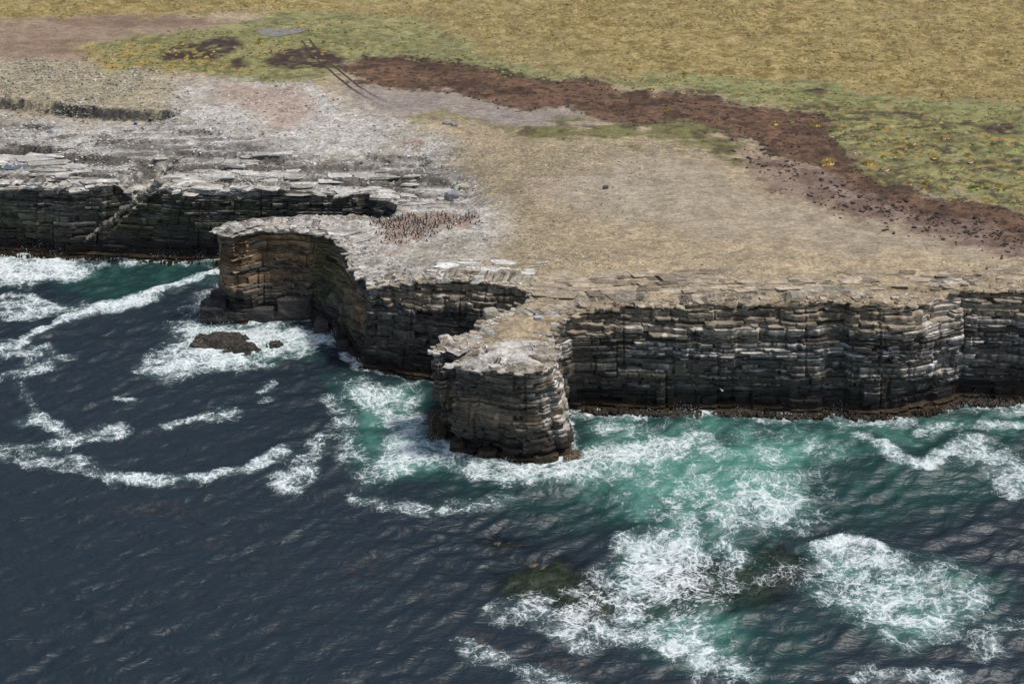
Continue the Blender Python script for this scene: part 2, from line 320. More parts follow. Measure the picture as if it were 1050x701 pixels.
# ------------------------------------------------------------------ plateau colours (what the ground is made of, with shade painted on steep faces)
def lin(r, g, b): return np.array([((v / 255 + .055) / 1.055) ** 2.4 if v > 10 else v / 3294 for v in (r, g, b)])
AL = .82
colg = np.zeros(sh + (3,)); colg[:] = lin(178, 160, 132) * AL; rough = np.full(sh, .6)
def paint(m, c, amt=1.0, rg=None):
    global colg, rough
    w = np.clip(m * amt, 0, 1)[..., None]; colg = colg * (1 - w) + np.asarray(c) * AL * w
    if rg is not None: rough = rough * (1 - w[..., 0]) + rg * w[..., 0]
nz = lambda s, seed, o=4: fbm(GX * s, GY * s, seed, o)
nst = lambda sx, sy, seed, o=4: fbm(GX * sx, GY * sy, seed, o)
paint(zone([(430, 150), (640, 140), (700, 160), (600, 190), (560, 230), (620, 260), (600, 300), (520, 300), (490, 240)], 6), lin(162, 148, 122), .8, .9)
paint(zone([(-300, 66), (0, 64), (100, 62), (190, 78), (210, 100), (165, 118), (90, 112), (0, 98), (-300, 92)], 3), lin(172, 160, 134), 1, 1.)
paint(z_white, lin(196, 190, 181), 1, .9)
paint(z_white * sst(.5, .62, nz(.09, 120)), lin(168, 158, 142), .7)
paint(z_ramp * sst(.48, .6, nst(.05, .25, 130)), lin(205, 202, 198), .7)
paint(z_ramp * sst(.52, .62, nst(.08, .5, 133)), lin(110, 104, 98), .8)
paint(z_ramp * (1 - sst(.2, .28, np.abs(nst(.04, .35, 136) - .5) * 4)), lin(96, 92, 86), .5)
paint(z_lobe, lin(212, 206, 197), 1, .6)
paint(zone([(640, 158), (720, 166), (790, 200), (900, 235), (1000, 255), (1080, 268), (960, 274), (800, 252), (700, 238), (590, 222), (560, 205), (600, 192)], 4), lin(172, 158, 136), .9, .15)
paint(zone([(560, 190), (640, 180), (700, 200), (660, 215), (600, 222), (560, 210)], 4), lin(174, 162, 142), .8, .2)
paint(zone([(235, 86), (300, 94), (322, 112), (280, 126), (240, 112), (225, 96)], 3), lin(182, 160, 144), .85, .5)
paint(zone([(540, 188), (580, 190), (585, 205), (555, 215), (540, 205)], 2.5), lin(170, 140, 130), .2)
gold = zone([(-400, -90), (1500, -90), (1500, 170), (1050, 112), (900, 95), (780, 80), (640, 76), (560, 73), (520, 66), (480, 48), (430, 28), (380, 18), (300, 14), (200, 18), (60, 20), (-400, 22)], 3)
green = zone([(300, 14), (380, 18), (430, 28), (480, 48), (520, 66), (560, 73), (640, 76), (780, 80), (900, 95), (1050, 112), (1500, 170), (1500, 300), (1050, 220), (1000, 207), (900, 188), (880, 165), (850, 150), (850, 118), (780, 106), (690, 94), (620, 80), (600, 78), (520, 80), (470, 66), (420, 58), (360, 58), (340, 70), (330, 84), (290, 86), (240, 78), (200, 74), (150, 70), (90, 52), (130, 40), (220, 30)], 2.5)
paint(gold, lin(164, 146, 99), 1, .25)
paint(gold * sst(.42, .62, nst(.05, .03, 140)), lin(152, 134, 92), .7)
paint(gold * sst(.5, .66, nst(.16, .3, 143)), lin(172, 150, 102), .7)
paint(gold * sst(.56, .68, nst(.25, .4, 145)), lin(122, 104, 62), .8)
paint(green, lin(140, 139, 99), 1, .25)
paint(green * sst(.45, .62, nst(.1, .16, 150)), lin(160, 152, 106), .7); paint(green * sst(.54, .64, nst(.3, .5, 151)), lin(118, 118, 78), .7)
gm = green * zone([(820, 100), (1200, 150), (1200, 260), (900, 200), (840, 150)], 6)
paint(gm * sst(.52, .6, nst(.35, .6, 153)), lin(84, 74, 60), .9)
paint(gm * sst(.62, .68, nst(.5, .8, 156)), lin(168, 140, 82), .8)
paint(zone([(660, 76), (900, 95), (1060, 118), (1400, 170), (1400, 190), (1050, 170), (960, 140), (850, 118), (760, 100)], 4) * sst(.45, .3, nst(.3, .5, 158)), lin(140, 150, 92), .8)
beach = zone([(-400, 22), (60, 20), (170, 19), (238, 25), (130, 40), (78, 50), (90, 62), (60, 66), (0, 66), (-400, 72)], 2.5)
paint(beach, lin(158, 137, 116), 1, .1); paint(beach * sst(.5, .6, nst(.03, .1, 160)), lin(140, 116, 98), .8)
fringe = zone([(78, 52), (150, 44), (240, 62), (260, 72), (180, 74), (90, 64)], 3); paint(fringe, lin(150, 140, 96), .8, .4); paint(fringe * sst(.52, .6, nst(.3, .4, 163)), lin(178, 146, 84), .8)
peat = zone([(345, 72), (372, 58), (460, 60), (500, 68), (540, 80), (615, 80), (632, 92), (700, 100), (780, 110), (850, 119), (852, 150), (905, 190), (960, 207), (1050, 224), (1250, 262), (1250, 300), (1050, 254), (960, 237), (890, 207), (810, 168), (752, 146), (700, 129), (640, 124), (560, 113), (470, 98), (400, 94), (365, 90)], 2.)
paint(peat, lin(116, 91, 73), 1, .3); paint(peat * sst(.48, .62, nst(.12, .2, 170)), lin(84, 68, 56), .8); paint(peat * sst(.58, .68, nst(.3, .5, 173)), lin(134, 103, 82), .6)
pe = np.clip(peat * (1 - peat) * 4, 0, 1); paint(pe * sst(.4, .55, nz(.4, 176)), lin(62, 50, 46), .9)
for pl in ([(165, 52), (195, 46), (215, 42), (240, 40), (246, 50), (222, 60), (160, 63)], [(268, 63), (290, 50), (322, 48), (356, 58), (352, 70), (310, 72), (280, 70)], [(822, 96), (835, 92), (846, 95), (845, 100), (828, 101)], [(1000, 136), (1030, 131), (1048, 134), (1048, 143), (1020, 142)], [(235, 60), (250, 58), (252, 68), (236, 70)]):
    m = pmask(GX * .65 + WX * .35, GY * .65 + WY * .35, poly_px(pl, ZP), 1.3) * sst(.25, .42, nst(.5, .8, 179)); paint(m, lin(76, 62, 56), 1, .3); green = green * (1 - m)
m = zone([(690, 90), (740, 96), (850, 108), (950, 126), (1000, 138), (990, 142), (900, 128), (800, 112), (700, 98)], 2.5) * sst(.52, .58, nst(.2, .5, 178)); paint(m, lin(80, 70, 58), .9)
paint(zone([(350, 92), (470, 100), (560, 116), (640, 124), (560, 128), (470, 122), (380, 112)], 3), lin(152, 141, 136), .85, .3)
paint(zone([(395, 118), (450, 116), (505, 122), (500, 126), (430, 124)], 1.8), lin(128, 122, 84), .7)
moss = zone([(500, 128), (560, 122), (640, 123), (700, 129), (748, 140), (768, 165), (760, 177), (722, 160), (640, 146), (540, 140)], 2.2); paint(moss * sst(.35, .5, nst(.15, .3, 180)), lin(122, 118, 78), .95, .4)
paint(moss * sst(.55, .65, nst(.3, .5, 183)), lin(92, 82, 62), .8)
mud = zone([(756, 160), (800, 168), (900, 206), (1000, 240), (1080, 262), (1150, 290), (960, 248), (880, 228), (800, 198), (768, 180)], 2.2); paint(mud, lin(146, 125, 112), .95, .3); paint(mud * sst(.5, .6, nst(.2, .4, 186)), lin(112, 92, 82), .8)
paint(zone([(380, 220), (400, 214), (465, 210), (500, 214), (480, 230), (450, 238), (425, 247), (395, 248)], 1.2), lin(158, 128, 110), .8, .6)
paint(zone([(420, 142), (436, 140), (446, 147), (430, 151)], .8), lin(150, 112, 96), .8)
paint(zone([(720, 245), (1060, 268), (1060, 288), (800, 285), (640, 290), (600, 275)], 5) * sst(.5, .6, nst(.06, .4, 190)), lin(194, 174, 140), .6)
paint(zone([(520, 270), (620, 262), (720, 300), (600, 320), (540, 310)], 4) * sst(.5, .58, nst(.1, .7, 193)), lin(192, 172, 140), .7)
lich = (1 - z_white * .7) * zone([(440, 150), (640, 150), (640, 300), (480, 260)], 8); paint(lich * sst(.6, .66, nz(.7, 196)), lin(172, 156, 84), .12)
pathm = zone([(374, 14), (386, 8), (398, 4), (404, -10), (414, -10), (408, 5), (395, 12), (380, 17)], .8); paint(pathm, lin(196, 172, 120), .8)
veg = np.clip(gold + green + fringe + moss, 0, 1)
paint(green * sst(.56, .63, nst(.55, .8, 220)), lin(112, 104, 70), .75); paint(green * sst(.60, .66, nst(.45, .7, 223)), lin(170, 156, 104), .45)
paint(gold * sst(.55, .63, nst(.5, .9, 226)), lin(134, 116, 76), .7); paint(gold * sst(.57, .64, nst(.42, .7, 229)), lin(184, 164, 118), .5); paint(gold * sst(.5, .7, nst(.02, .02, 231)), lin(150, 140, 100), .5)
paint(peat * sst(.56, .62, nst(.6, 1., 233)), lin(70, 54, 48), .7); paint((1 - veg) * (1 - peat) * sst(.55, .65, nst(.6, .9, 236)), lin(132, 118, 98), .35)
colg *= (.8 + .4 * nst(.9, 1.3, 239, 3))[..., None]
rimm = (1 - sst(.5, 3.5, inl + (nz(.4, 199) - .5) * 5)); leftw = sst(10, -15, GX)
paint(rimm, lin(186, 168, 140), .45); paint(rimm * leftw, lin(206, 200, 190), .6)
darkv = sst(.55, .66, nst(.35, .9, 203)) * np.clip(nearrim * .7 + tw, 0, 1); paint(darkv, lin(104, 90, 72), .7)

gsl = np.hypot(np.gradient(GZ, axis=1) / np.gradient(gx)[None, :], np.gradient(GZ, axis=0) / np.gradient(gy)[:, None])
paint(sst(.55, 1.1, gsl) * np.clip(z_ramp + tw + nearrim, 0, 1) * sst(.8, 2.2, inl), np.array([.10, .09, .078]) / AL, .85)  # steep faces: dark broken rock, with the shade below ledges painted in
scz = zone([(-500, 96), (0, 96), (75, 103), (165, 108), (180, 114), (150, 126), (60, 122), (-500, 118)], 1.); paint(sst(.4, .8, gsl) * scz, np.array([.075, .07, .062]) / AL, .95)  # scarp face darker still: undercut shade painted over the dark rock
GZ += gold * ((fbm(GX * .12, GY * .12, 460, 3) - .5) * 1.6 + (fbm(GX * .6, GY * .6, 463, 3) - .5) * .7) + (peat + green * .6) * (fbm(GX * .4, GY * .4, 466, 4) - .5) * .8
for m, zf in flats: GZ = GZ * (1 - m) + zf * m; paint(np.clip(m * 1.3, 0, 1), lin(120, 108, 96), .6)
# ---- mesh of the plateau: keep cells on the land, snap the edge cells on to the rim
keep = sd < .45
Vx, Vy, Vz = GX.copy(), GY.copy(), GZ.copy()
snap = (np.abs(sd) < .75) & (np.abs(GX) < 140); sxy = np.stack([GX[snap], GY[snap]], 1)
fine = rim_poly[core]; fn = np.stack([nx, ny], 1)[core]
for a in range(0, len(sxy), 2000):
    q = sxy[a:a + 2000]; d = ((q[:, None, :] - fine[None]) ** 2).sum(2); i = d.argmin(1); sxy[a:a + 2000] = fine[i] - fn[i] * .25
Vx[snap] = sxy[:, 0]; Vy[snap] = sxy[:, 1]; 
edge = (sd > -.5); Vz[edge & (np.abs(GX) < 140)] -= .25
idx = -np.ones(sh, int); use = keep & ((np.abs(GX) > 140) | (sd < .75)); 
q = use[:-1, :-1] & use[1:, :-1] & use[:-1, 1:] & use[1:, 1:]
ids = np.arange(GX.size).reshape(sh); Fq = np.stack([ids[:-1, :-1][q], ids[:-1, 1:][q], ids[1:, 1:][q], ids[1:, :-1][q]], 1)
u, inv = np.unique(Fq, return_inverse=True); Fq = inv.reshape(-1, 4)
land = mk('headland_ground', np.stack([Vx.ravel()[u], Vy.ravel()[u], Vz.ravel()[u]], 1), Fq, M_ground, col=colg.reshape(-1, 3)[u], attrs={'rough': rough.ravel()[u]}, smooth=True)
tag(land, 'broad flat headland of pale bare rock, brown peat and olive grass above the cliffs', 'headland', kind='structure')

# ------------------------------------------------------------------ the cliffs, bed by bed
zb = [-2.2]
while zb[-1] < 19: zb.append(zb[-1] + RNG.choice([.26, .34, .44, .58, .8, 1.1], p=[.2, .24, .22, .16, .12, .06]))
NB = len(zb) - 1
roots = []
for si, (lb, nd) in enumerate(SECT):
    m = cols[sec == si]; cx, cy = m[:, 0][np.abs(m[:, 0]) < 150].mean(), m[:, 1][np.abs(m[:, 0]) < 150].mean()
    r = empty('cliff', (cx, cy, 0)); tag(r, lb, 'cliff', kind='structure'); roots.append(r)
rimz_g = np.minimum(gsample(GZ, RX - nx * .8, RY - ny * .8), 40); RZ = np.where(core, rimz_g + .02, RZ)
HX = lambda a: a  # clarity
guano_bed = RNG.random(NB) < .34
bedjoint = (RNG.random(NB) < .5) * 1.0; utone = .7 + .5 * RNG.random(NB + 1); bedtone = .82 + .36 * RNG.random(NB); unit = np.cumsum(RNG.random(NB) < .3); uoff = RNG.uniform(-.36, .36, NB + 1); bedoff = uoff[unit] + RNG.uniform(-.07, .07, NB) - .38 * (RNG.random(NB) < .13)
def steps(seed, lo, hi, amp):
    r = np.random.default_rng(seed); b = np.cumsum(r.uniform(lo, hi, int(arc[-1] / lo) + 4)); i = np.searchsorted(b, arc)
    v = r.uniform(-1, 1, len(b) + 1); v = np.where(r.random(len(b) + 1) < .12, -2.2, v)
    d = np.minimum(np.abs(arc - b[np.clip(i, 0, len(b) - 1)]), np.abs(arc - b[np.clip(i - 1, 0, len(b) - 1)]))
    return v[i] * amp, d < .15, r.random(len(b) + 1)[i]
big = {}; WALL = [steps(951, 4, 13, .55), steps(952, 5, 16, .55)]
for k_ in range(NB):
    z0, z1 = zb[k_], zb[k_ + 1] - .015
    dip = .12 * np.sin(arc * .02 + 1) * core
    zl = np.minimum(z0 + dip, RZ - .06); zh = np.minimum(z1 + dip, RZ - .03)
    ok = (zh - zl) > .02
    th = z1 - z0
    so, jn, tint = steps(100 + k_, .9, 4.5, .24 if th < .7 else .34)
    if k_ // 6 not in big: big[k_ // 6] = steps(900 + k_ // 6, 3, 10, .5)
    bo, bj, bt = big[k_ // 6]; wo, wj, wt = WALL[0 if zb[k_] < 6.5 else 1]
    hf = np.clip((zl + zh) / 2 / np.maximum(RZ, 4), 0, 1.2)
    prof = bedoff[k_] + .5 * (1 - hf) - .9 * np.exp(-((hf - .19) / .09) ** 2) * (fbm(arc * .08, arc * 0 + 7, 210, 2) > .42) + .7 * np.exp(-(hf / .07) ** 2)
    prof += -.5 * sst(.8, 1.02, hf) * (RNG.random() * .6 + .7)
    upf = sst(.745, .775, hf) * (SETB > .7)
    prof += SETB * np.where(hf > .77, np.clip((1 - hf) / .23, 0, 1), 1.0) - SETB * np.clip(1 - hf, 0, 1) + .25 * (SETB > .7) * np.exp(-((hf - .765) / .02) ** 2)
    prof += np.where(sec == 5, -.45 * np.exp(-(hf / .07) ** 2) - .5 * (1 - hf) + .55 * np.exp(-((hf - .45) / .22) ** 2) - .35 * np.exp(-((hf - .34) / .05) ** 2), 0)
    prof += np.where(sec == 3, .5 * np.sin(hf * 5.) - .6, 0)
    crack = (fbm(arc * .35, arc * 0 + k_ * .13, 220, 2) > .735) * -.9
    off = (prof + so * (.5 + .8 * bedjoint[k_]) * (1 + 1.1 * upf) + bo * .42 + np.maximum(wo, -.6) * .6 + crack * .5 - .26 * jn * bedjoint[k_] - .28 * bj - .3 * wj) 
    off = np.where(core, off, prof * .3) + (fbm(arc * 1.3, arc * 0 + k_ * 3.7, 230, 2) - .5) * .14
    t = np.clip(1 - ((zl + zh) / 2) / np.maximum(RZ, 4), 0, 1.1)
    cxk = RX * (1 - t) + BX * t; cyk = RY * (1 - t) + BY * t
    rows = []
    for (zz, o_) in ((zl, off - 2.6), (zl, off - .03), (zl * .5 + zh * .5, off + (fbm(arc * 2.1, arc * 0 + k_, 240, 2) - .5) * .09), (zh, off - .02), (zh, off - 2.8)):
        rows.append(np.stack([cxk + nx * o_, cyk + ny * o_, zz], 1))
    V = np.stack(rows, 1)           # NC,5,3
    # colours: rock tone, wet foot, stained and lichened beds, guano ledges
    px_ = (fbm(arc * .07, np.full(NC, k_ * .35), 250, 4)); pz = fbm(arc * .6, np.full(NC, k_ * .8), 260, 3); pg = fbm(arc * 1.7, np.full(NC, k_ * 1.8), 262, 2)
    base = np.zeros((NC, 3)); base[:] = np.array([.118, .100, .078])
    def mixc(w, c):
        global base_
        w = np.clip(w, 0, 1)[:, None]; base[:] = base * (1 - w) + np.array(c) * w
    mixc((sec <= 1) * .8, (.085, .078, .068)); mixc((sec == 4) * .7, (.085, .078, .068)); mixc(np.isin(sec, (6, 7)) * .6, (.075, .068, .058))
    mixc((sec == 3) * sst(.4, .62, px_) * sst(.3, .5, hf), (.27, .17, .09)); mixc((sec == 5) * sst(.45, .65, px_) * .7, (.24, .18, .11))
    side = (sec == 3) * (RX > -33) + (sec == 1) * .7 + (sec == 0) * .6 + (sec == 4) * .35
    mixc(side * sst(.42, .62, fbm(arc * .15, np.full(NC, k_ * .2), 270, 3)) * .75 * sst(.12, .3, hf), (.075, .085, .035))
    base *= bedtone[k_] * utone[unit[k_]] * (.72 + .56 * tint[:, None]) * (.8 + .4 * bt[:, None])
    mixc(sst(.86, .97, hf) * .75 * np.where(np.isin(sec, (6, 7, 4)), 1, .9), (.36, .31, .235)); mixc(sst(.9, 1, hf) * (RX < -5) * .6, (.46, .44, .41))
    mixc(upf * (.55 + .4 * tint), (.335, .27, .19)); base *= (1 - .35 * upf * (bt > .5) * tint)[:, None]
    zw = (zl + zh) / 2 + (fbm(arc * .3, arc * 0, 280, 3) - .5) * 1.6
    mixc((1 - sst(3.2, 7.2, zw)) * .5, (.045, .04, .036)); mixc((1 - sst(2.0, 4.4, zw)) * .8, (.026, .023, .022)); mixc((1 - sst(.9, 1.5, zw)) * .8, (.055, .036, .02))
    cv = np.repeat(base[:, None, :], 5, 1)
    # sunlight painted into the rock as pale patches: stack's right side and buttress
    lit_pale = ((sec == 5) & (RX > 4.2)) * .55 + ((sec == 7) & (RX < 71)) * .5
    gl = lit_pale * sst(.45, .6, pz) * sst(3, 4.5, zw)
    if guano_bed[k_]:
        gl = gl + np.isin(sec, (6, 7)) * (sst(.47, .58, px_ * .3 + pz * .35 + pg * .4)) * sst(3.2, 4.6, zw) * (1 - sst(.78, .88, hf)) * .68 * sst(11, 20, RX)
    gl = gl + np.isin(sec, (0, 1, 3, 4, 5)) * sst(.55, .68, pz) * .35 * sst(.45, .8, hf)
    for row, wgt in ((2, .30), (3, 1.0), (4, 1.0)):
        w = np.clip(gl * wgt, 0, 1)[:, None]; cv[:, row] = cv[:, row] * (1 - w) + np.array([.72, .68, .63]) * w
    # weathered upper surfaces are paler than the broken faces
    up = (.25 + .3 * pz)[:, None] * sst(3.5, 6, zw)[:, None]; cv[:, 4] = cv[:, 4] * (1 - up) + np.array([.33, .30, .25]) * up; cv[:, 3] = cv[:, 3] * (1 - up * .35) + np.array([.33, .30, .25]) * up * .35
    for si in range(len(SECT)):
        c0 = np.where(sec == si)[0]; a, b = c0[0], min(c0[-1] + 2, NC)
        okk = ok[a:b - 1] | ok[a + 1:b]
        if not okk.any(): continue
        nn = b - a; id_ = np.arange(nn * 5).reshape(nn, 5)
        fs = np.concatenate([np.stack([id_[:-1, r][okk], id_[1:, r][okk], id_[1:, r + 1][okk], id_[:-1, r + 1][okk]], 1) for r in range(4)])
        uu, iv = np.unique(fs, return_inverse=True)
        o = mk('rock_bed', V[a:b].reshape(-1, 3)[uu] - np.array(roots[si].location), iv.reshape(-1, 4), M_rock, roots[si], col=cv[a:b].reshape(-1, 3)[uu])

# ------------------------------------------------------------------ the sea
sx = np.concatenate([-3200 + np.array([0, 1200, 2200, 2800, 2980, 3040, 3060]), np.arange(-132, 132.1, .36), 3200 - np.array([3060, 3040, 2980, 2800, 2200, 1200, 0])])
sy = np.concatenate([[-3000, -1200, -400, -50, 60, 90, 104], np.arange(110, 256, .36), [260, 280, 320]])
QX, QY = np.meshgrid(sx, sy); ssh = QX.shape; q_in = inside(QX, QY, land_poly)
bd = seg_dist(QX, QY, base_dec); inb = inside(QX, QY, np.concatenate([base_dec, [[3000, 4000], [-3000, 4000]]]))
fade = sst(134, 120, np.abs(QX)) * sst(104, 114, QY)
pw = [(fbm(QX * .12 + 31 * j, QY * .12, 370 + j, 3) - .5) * 6 for j in range(3)]
WQ = np.zeros(ssh); rw = np.random.default_rng(5)
for i in range(46):
    lam = 1.7 * (8.5 / 1.7) ** rw.random(); ang = math.radians(-81 + rw.normal(0, 24)); kk = 2 * math.pi / lam
    amp = .0118 * lam ** .85 * rw.uniform(.4, 1); ph = rw.random() * 7
    a_ = kk * (QX * math.cos(ang) + QY * math.sin(ang)) + ph; a_ = a_ + 1.3 * pw[i % 3]; WQ += amp * (1.273 - 2 * np.abs(np.sin(a_ * .5))) * 1.15
WQ *= .55 + .9 * fbm(QX * .04, QY * .04, 300, 3)
swx = QX + (fbm(QX * .05, QY * .05, 310, 3) - .5) * 6 + (fbm(QX * .22, QY * .22, 313, 3) - .5) * 2.0
swy = QY + (fbm(QX * .05, QY * .05, 320, 3) - .5) * 6 + (fbm(QX * .22, QY * .22, 323, 3) - .5) * 2.0
wxq = QX + (fbm(QX * .1, QY * .1, 330, 4) - .5) * 7 + (fbm(QX * .5, QY * .5, 333, 3) - .5) * 2; wyq = QY + (fbm(QX * .1, QY * .1, 340, 4) - .5) * 9 + (fbm(QX * .5, QY * .5, 343, 3) - .5) * 2
foam = np.zeros(ssh); aer = np.zeros(ssh); shal = np.zeros(ssh); kelp = np.zeros(ssh); LIFT = np.zeros(ssh)
def P0(pts): return poly_px(pts, 0)
def fpoly(A, pts, s, soft=3.): np.maximum(A, s * pmask(wxq, wyq, P0(pts), soft * (1.7 if A is foam else 1)), out=A)
def fline(A, pts, w, s):
    p = np.array(P0(pts)); m = 4 * w + 6; sel = (QX > p[:, 0].min() - m) & (QX < p[:, 0].max() + m) & (QY > p[:, 1].min() - m) & (QY < p[:, 1].max() + m)
    d = seg_dist(wxq[sel] * .6 + QX[sel] * .4, wyq[sel] * .6 + QY[sel] * .4, p); A[sel] = np.maximum(A[sel], s * (1 - sst(0, w * 2.1, d)))
def lift(pts, w, h):
    p = np.array(P0(pts)); d = seg_dist(QX * .8 + wxq * .2, QY * .8 + wyq * .2, p); LIFT[:] += h * np.exp(-(d / w) ** 2)
# turbulent, aerated water
TURQ = [(588, 426), (700, 424), (860, 428), (960, 428), (1000, 425), (985, 445), (930, 462), (880, 470), (845, 488), (835, 530), (780, 560), (720, 560), (650, 535), (590, 510), (540, 498), (480, 488), (470, 478), (560, 482), (600, 474), (596, 450)]
fpoly(aer, TURQ, .72, 6); fpoly(aer, [(590, 422), (800, 424), (960, 426), (1080, 408), (1080, 455), (940, 455), (840, 470), (700, 455), (600, 460)], .66, 5); fpoly(aer, [(620, 470), (700, 455), (790, 440), (850, 440), (840, 480), (810, 520), (740, 530), (640, 505), (590, 490)], 1.0, 7)
fpoly(aer, [(840, 440), (960, 430), (1060, 420), (1060, 500), (960, 520), (880, 540), (840, 520)], .42, 7)
fpoly(aer, [(340, 392), (440, 388), (452, 450), (480, 490), (400, 500), (365, 470)], .75, 5)
fpoly(aer, [(60, 270), (212, 268), (230, 285), (170, 300), (110, 306), (60, 290)], .45, 4); fpoly(aer, [(190, 330), (340, 330), (330, 370), (200, 385)], .55, 4)
fpoly(aer, [(450, 490), (600, 490), (640, 520), (600, 545), (500, 530), (440, 510)], .3, 6)
fpoly(aer, [(640, 540), (780, 530), (780, 600), (760, 680), (680, 670), (640, 600)], .7, 5); fpoly(aer, [(830, 560), (900, 560), (1030, 610), (1030, 650), (900, 650), (830, 610)], .62, 5)
fpoly(aer, [(720, 610), (850, 620), (850, 690), (740, 690)], .3, 6)
# foam sheets
fpoly(foam, [(-60, 258), (60, 264), (104, 267), (110, 275), (85, 284), (30, 292), (-60, 290)], .95, 2.5)
fpoly(foam, [(95, 264), (212, 266), (214, 274), (150, 272), (98, 274)], .72, 1.5)
fpoly(foam, [(228, 276), (206, 300), (200, 316), (163, 340), (150, 372), (185, 390), (240, 386), (300, 372), (334, 356), (352, 352), (330, 332), (215, 331), (204, 318), (218, 296)], .68, 3)
fpoly(foam, [(170, 345), (210, 334), (300, 334), (322, 345), (300, 362), (240, 374), (180, 372)], .88, 2.5)
fpoly(foam, [(345, 396), (372, 386), (436, 388), (447, 420), (452, 446), (466, 468), (482, 492), (450, 488), (412, 500), (374, 514), (366, 482), (385, 458), (402, 440), (372, 422), (348, 406)], .6, 3)
fpoly(foam, [(390, 420), (440, 418), (450, 450), (440, 480), (400, 478), (395, 450)], .74, 3)
fpoly(foam, TURQ, .34, 5)
fpoly(foam, [(588, 478), (650, 465), (720, 462), (790, 475), (830, 505), (835, 545), (780, 560), (740, 548), (690, 520), (620, 505), (590, 495)], .47, 5)
fpoly(foam, [(690, 470), (780, 480), (830, 510), (830, 545), (770, 555), (720, 530)], .58, 5)
fpoly(foam, [(636, 548), (700, 528), (764, 538), (772, 562), (745, 590), (748, 622), (756, 680), (716, 686), (680, 662), (640, 650), (580, 645), (520, 626), (560, 608), (606, 604), (640, 580)], .6, 3)
fpoly(foam, [(642, 550), (700, 540), (730, 555), (722, 598), (690, 606), (662, 590)], 1.0, 4); fpoly(foam, [(664, 640), (700, 620), (745, 640), (752, 676), (716, 682), (690, 660)], .78, 3)
fpoly(foam, [(836, 566), (870, 550), (900, 560), (962, 588), (1012, 604), (1032, 640), (962, 655), (900, 642), (850, 620), (812, 592)], .62, 3)
fpoly(foam, [(845, 566), (872, 552), (930, 575), (1000, 604), (1015, 625), (950, 625), (890, 600)], .85, 3)
fpoly(foam, [(700, 560), (780, 560), (850, 575), (830, 600), (760, 590), (720, 600)], .42, 4)
fpoly(foam, [(740, 560), (840, 480), (870, 500), (840, 550), (800, 575)], .38, 5)
for pts, w, s in [([(-30, 360), (0, 357), (22, 355), (46, 342), (75, 325), (105, 314), (125, 310), (150, 305), (165, 297), (200, 288), (230, 276)], 1.0, .95), ([(110, 312), (128, 310), (155, 303)], 2.0, .9),
        ([(-10, 465), (40, 462), (75, 450), (120, 440)], 1.7, .58), ([(74, 468), (90, 484), (122, 492), (165, 489), (216, 488), (256, 482), (290, 464)], 1.2, .72), ([(-10, 462), (30, 472), (80, 478)], 2.6, .55), ([(62, 440), (40, 425), (20, 432)], 1.6, .5),
        ([(172, 435), (205, 424), (232, 419)], 1.4, .62), ([(300, 492), (312, 472), (332, 450)], 2.6, .52), ([(122, 408), (130, 414)], 1.0, .55), ([(-10, 392), (30, 384), (55, 374)], 1.8, .45), ([(275, 395), (262, 402)], .9, .6), ([(30, 375), (70, 368)], 1.5, .4),
        ([(340, 412), (352, 430), (366, 470), (350, 470)], 2.2, .48), ([(370, 515), (420, 525), (470, 522), (520, 512)], 1.6, .5), ([(466, 470), (495, 482), (545, 487), (592, 481), (640, 470), (720, 458)], 3.2, .74), ([(900, 455), (920, 470), (942, 478), (962, 466), (978, 458)], 1.3, .85), ([(880, 445), (905, 460)], 1.5, .6),
        ([(1000, 462), (1030, 480), (1050, 492)], 4, .6), ([(860, 429), (905, 428), (950, 424), (985, 418), (1060, 412)], 2.2, .66), ([(590, 424), (640, 426), (700, 424), (780, 428), (850, 427)], 1.8, .55), ([(880, 692), (930, 690), (980, 698)], 2.2, .5), ([(486, 664), (520, 676), (560, 690), (590, 700)], 1.8, .55),
        ([(850, 566), (866, 552), (890, 556), (905, 566)], 1.5, .95), ([(510, 622), (540, 610), (560, 620), (600, 600), (622, 590)], 2.0, .42), ([(600, 660), (580, 640), (640, 630), (700, 610)], 2.2, .5), ([(1010, 665), (1050, 650)], 2, .5), ([(20, 395), (25, 410), (60, 440)], 1.4, .34), ([(210, 360), (190, 372)], 3, .9), ([(940, 440), (1000, 440), (1050, 436)], 1.6, .5)]:
    fline(foam, pts, w, s)
patch = sst(.56, .72, fbm(QX * .045, QY * .07, 350, 4)) * sst(0, -30, QX) * sst(152, 172, QY); foam = np.maximum(foam, .46 * patch)
foam = np.maximum(foam, np.where(inb, .0, 1) * .75 * (1 - sst(.3, 2.6, bd + (fbm(QX * .25, QY * .25, 353, 3) - .5) * 3.2)))
foam *= .32 + 1.02 * fbm(QX * .13, QY * .13, 356, 4)
foam = np.clip(foam, 0, 1)
rk = [(560, 590, 75, 26, .95), (600, 604, 55, 28, .95), (740, 588, 85, 30, .95), (800, 575, 40, 22, .9), (690, 612, 50, 20, .8), (510, 555, 40, 8, .5), (860, 600, 30, 12, .4)]
for cx, cy, rx, ry, s in rk:
    c = atz(cx, cy); a = atz(cx + rx, cy); b = atz(cx, cy - ry); e = np.hypot((wxq - c[0]) / (a[0] - c[0]), (wyq - c[1]) / (b[1] - c[1])); shal = np.maximum(shal, s * (1 - sst(.45, 1.15, e)))
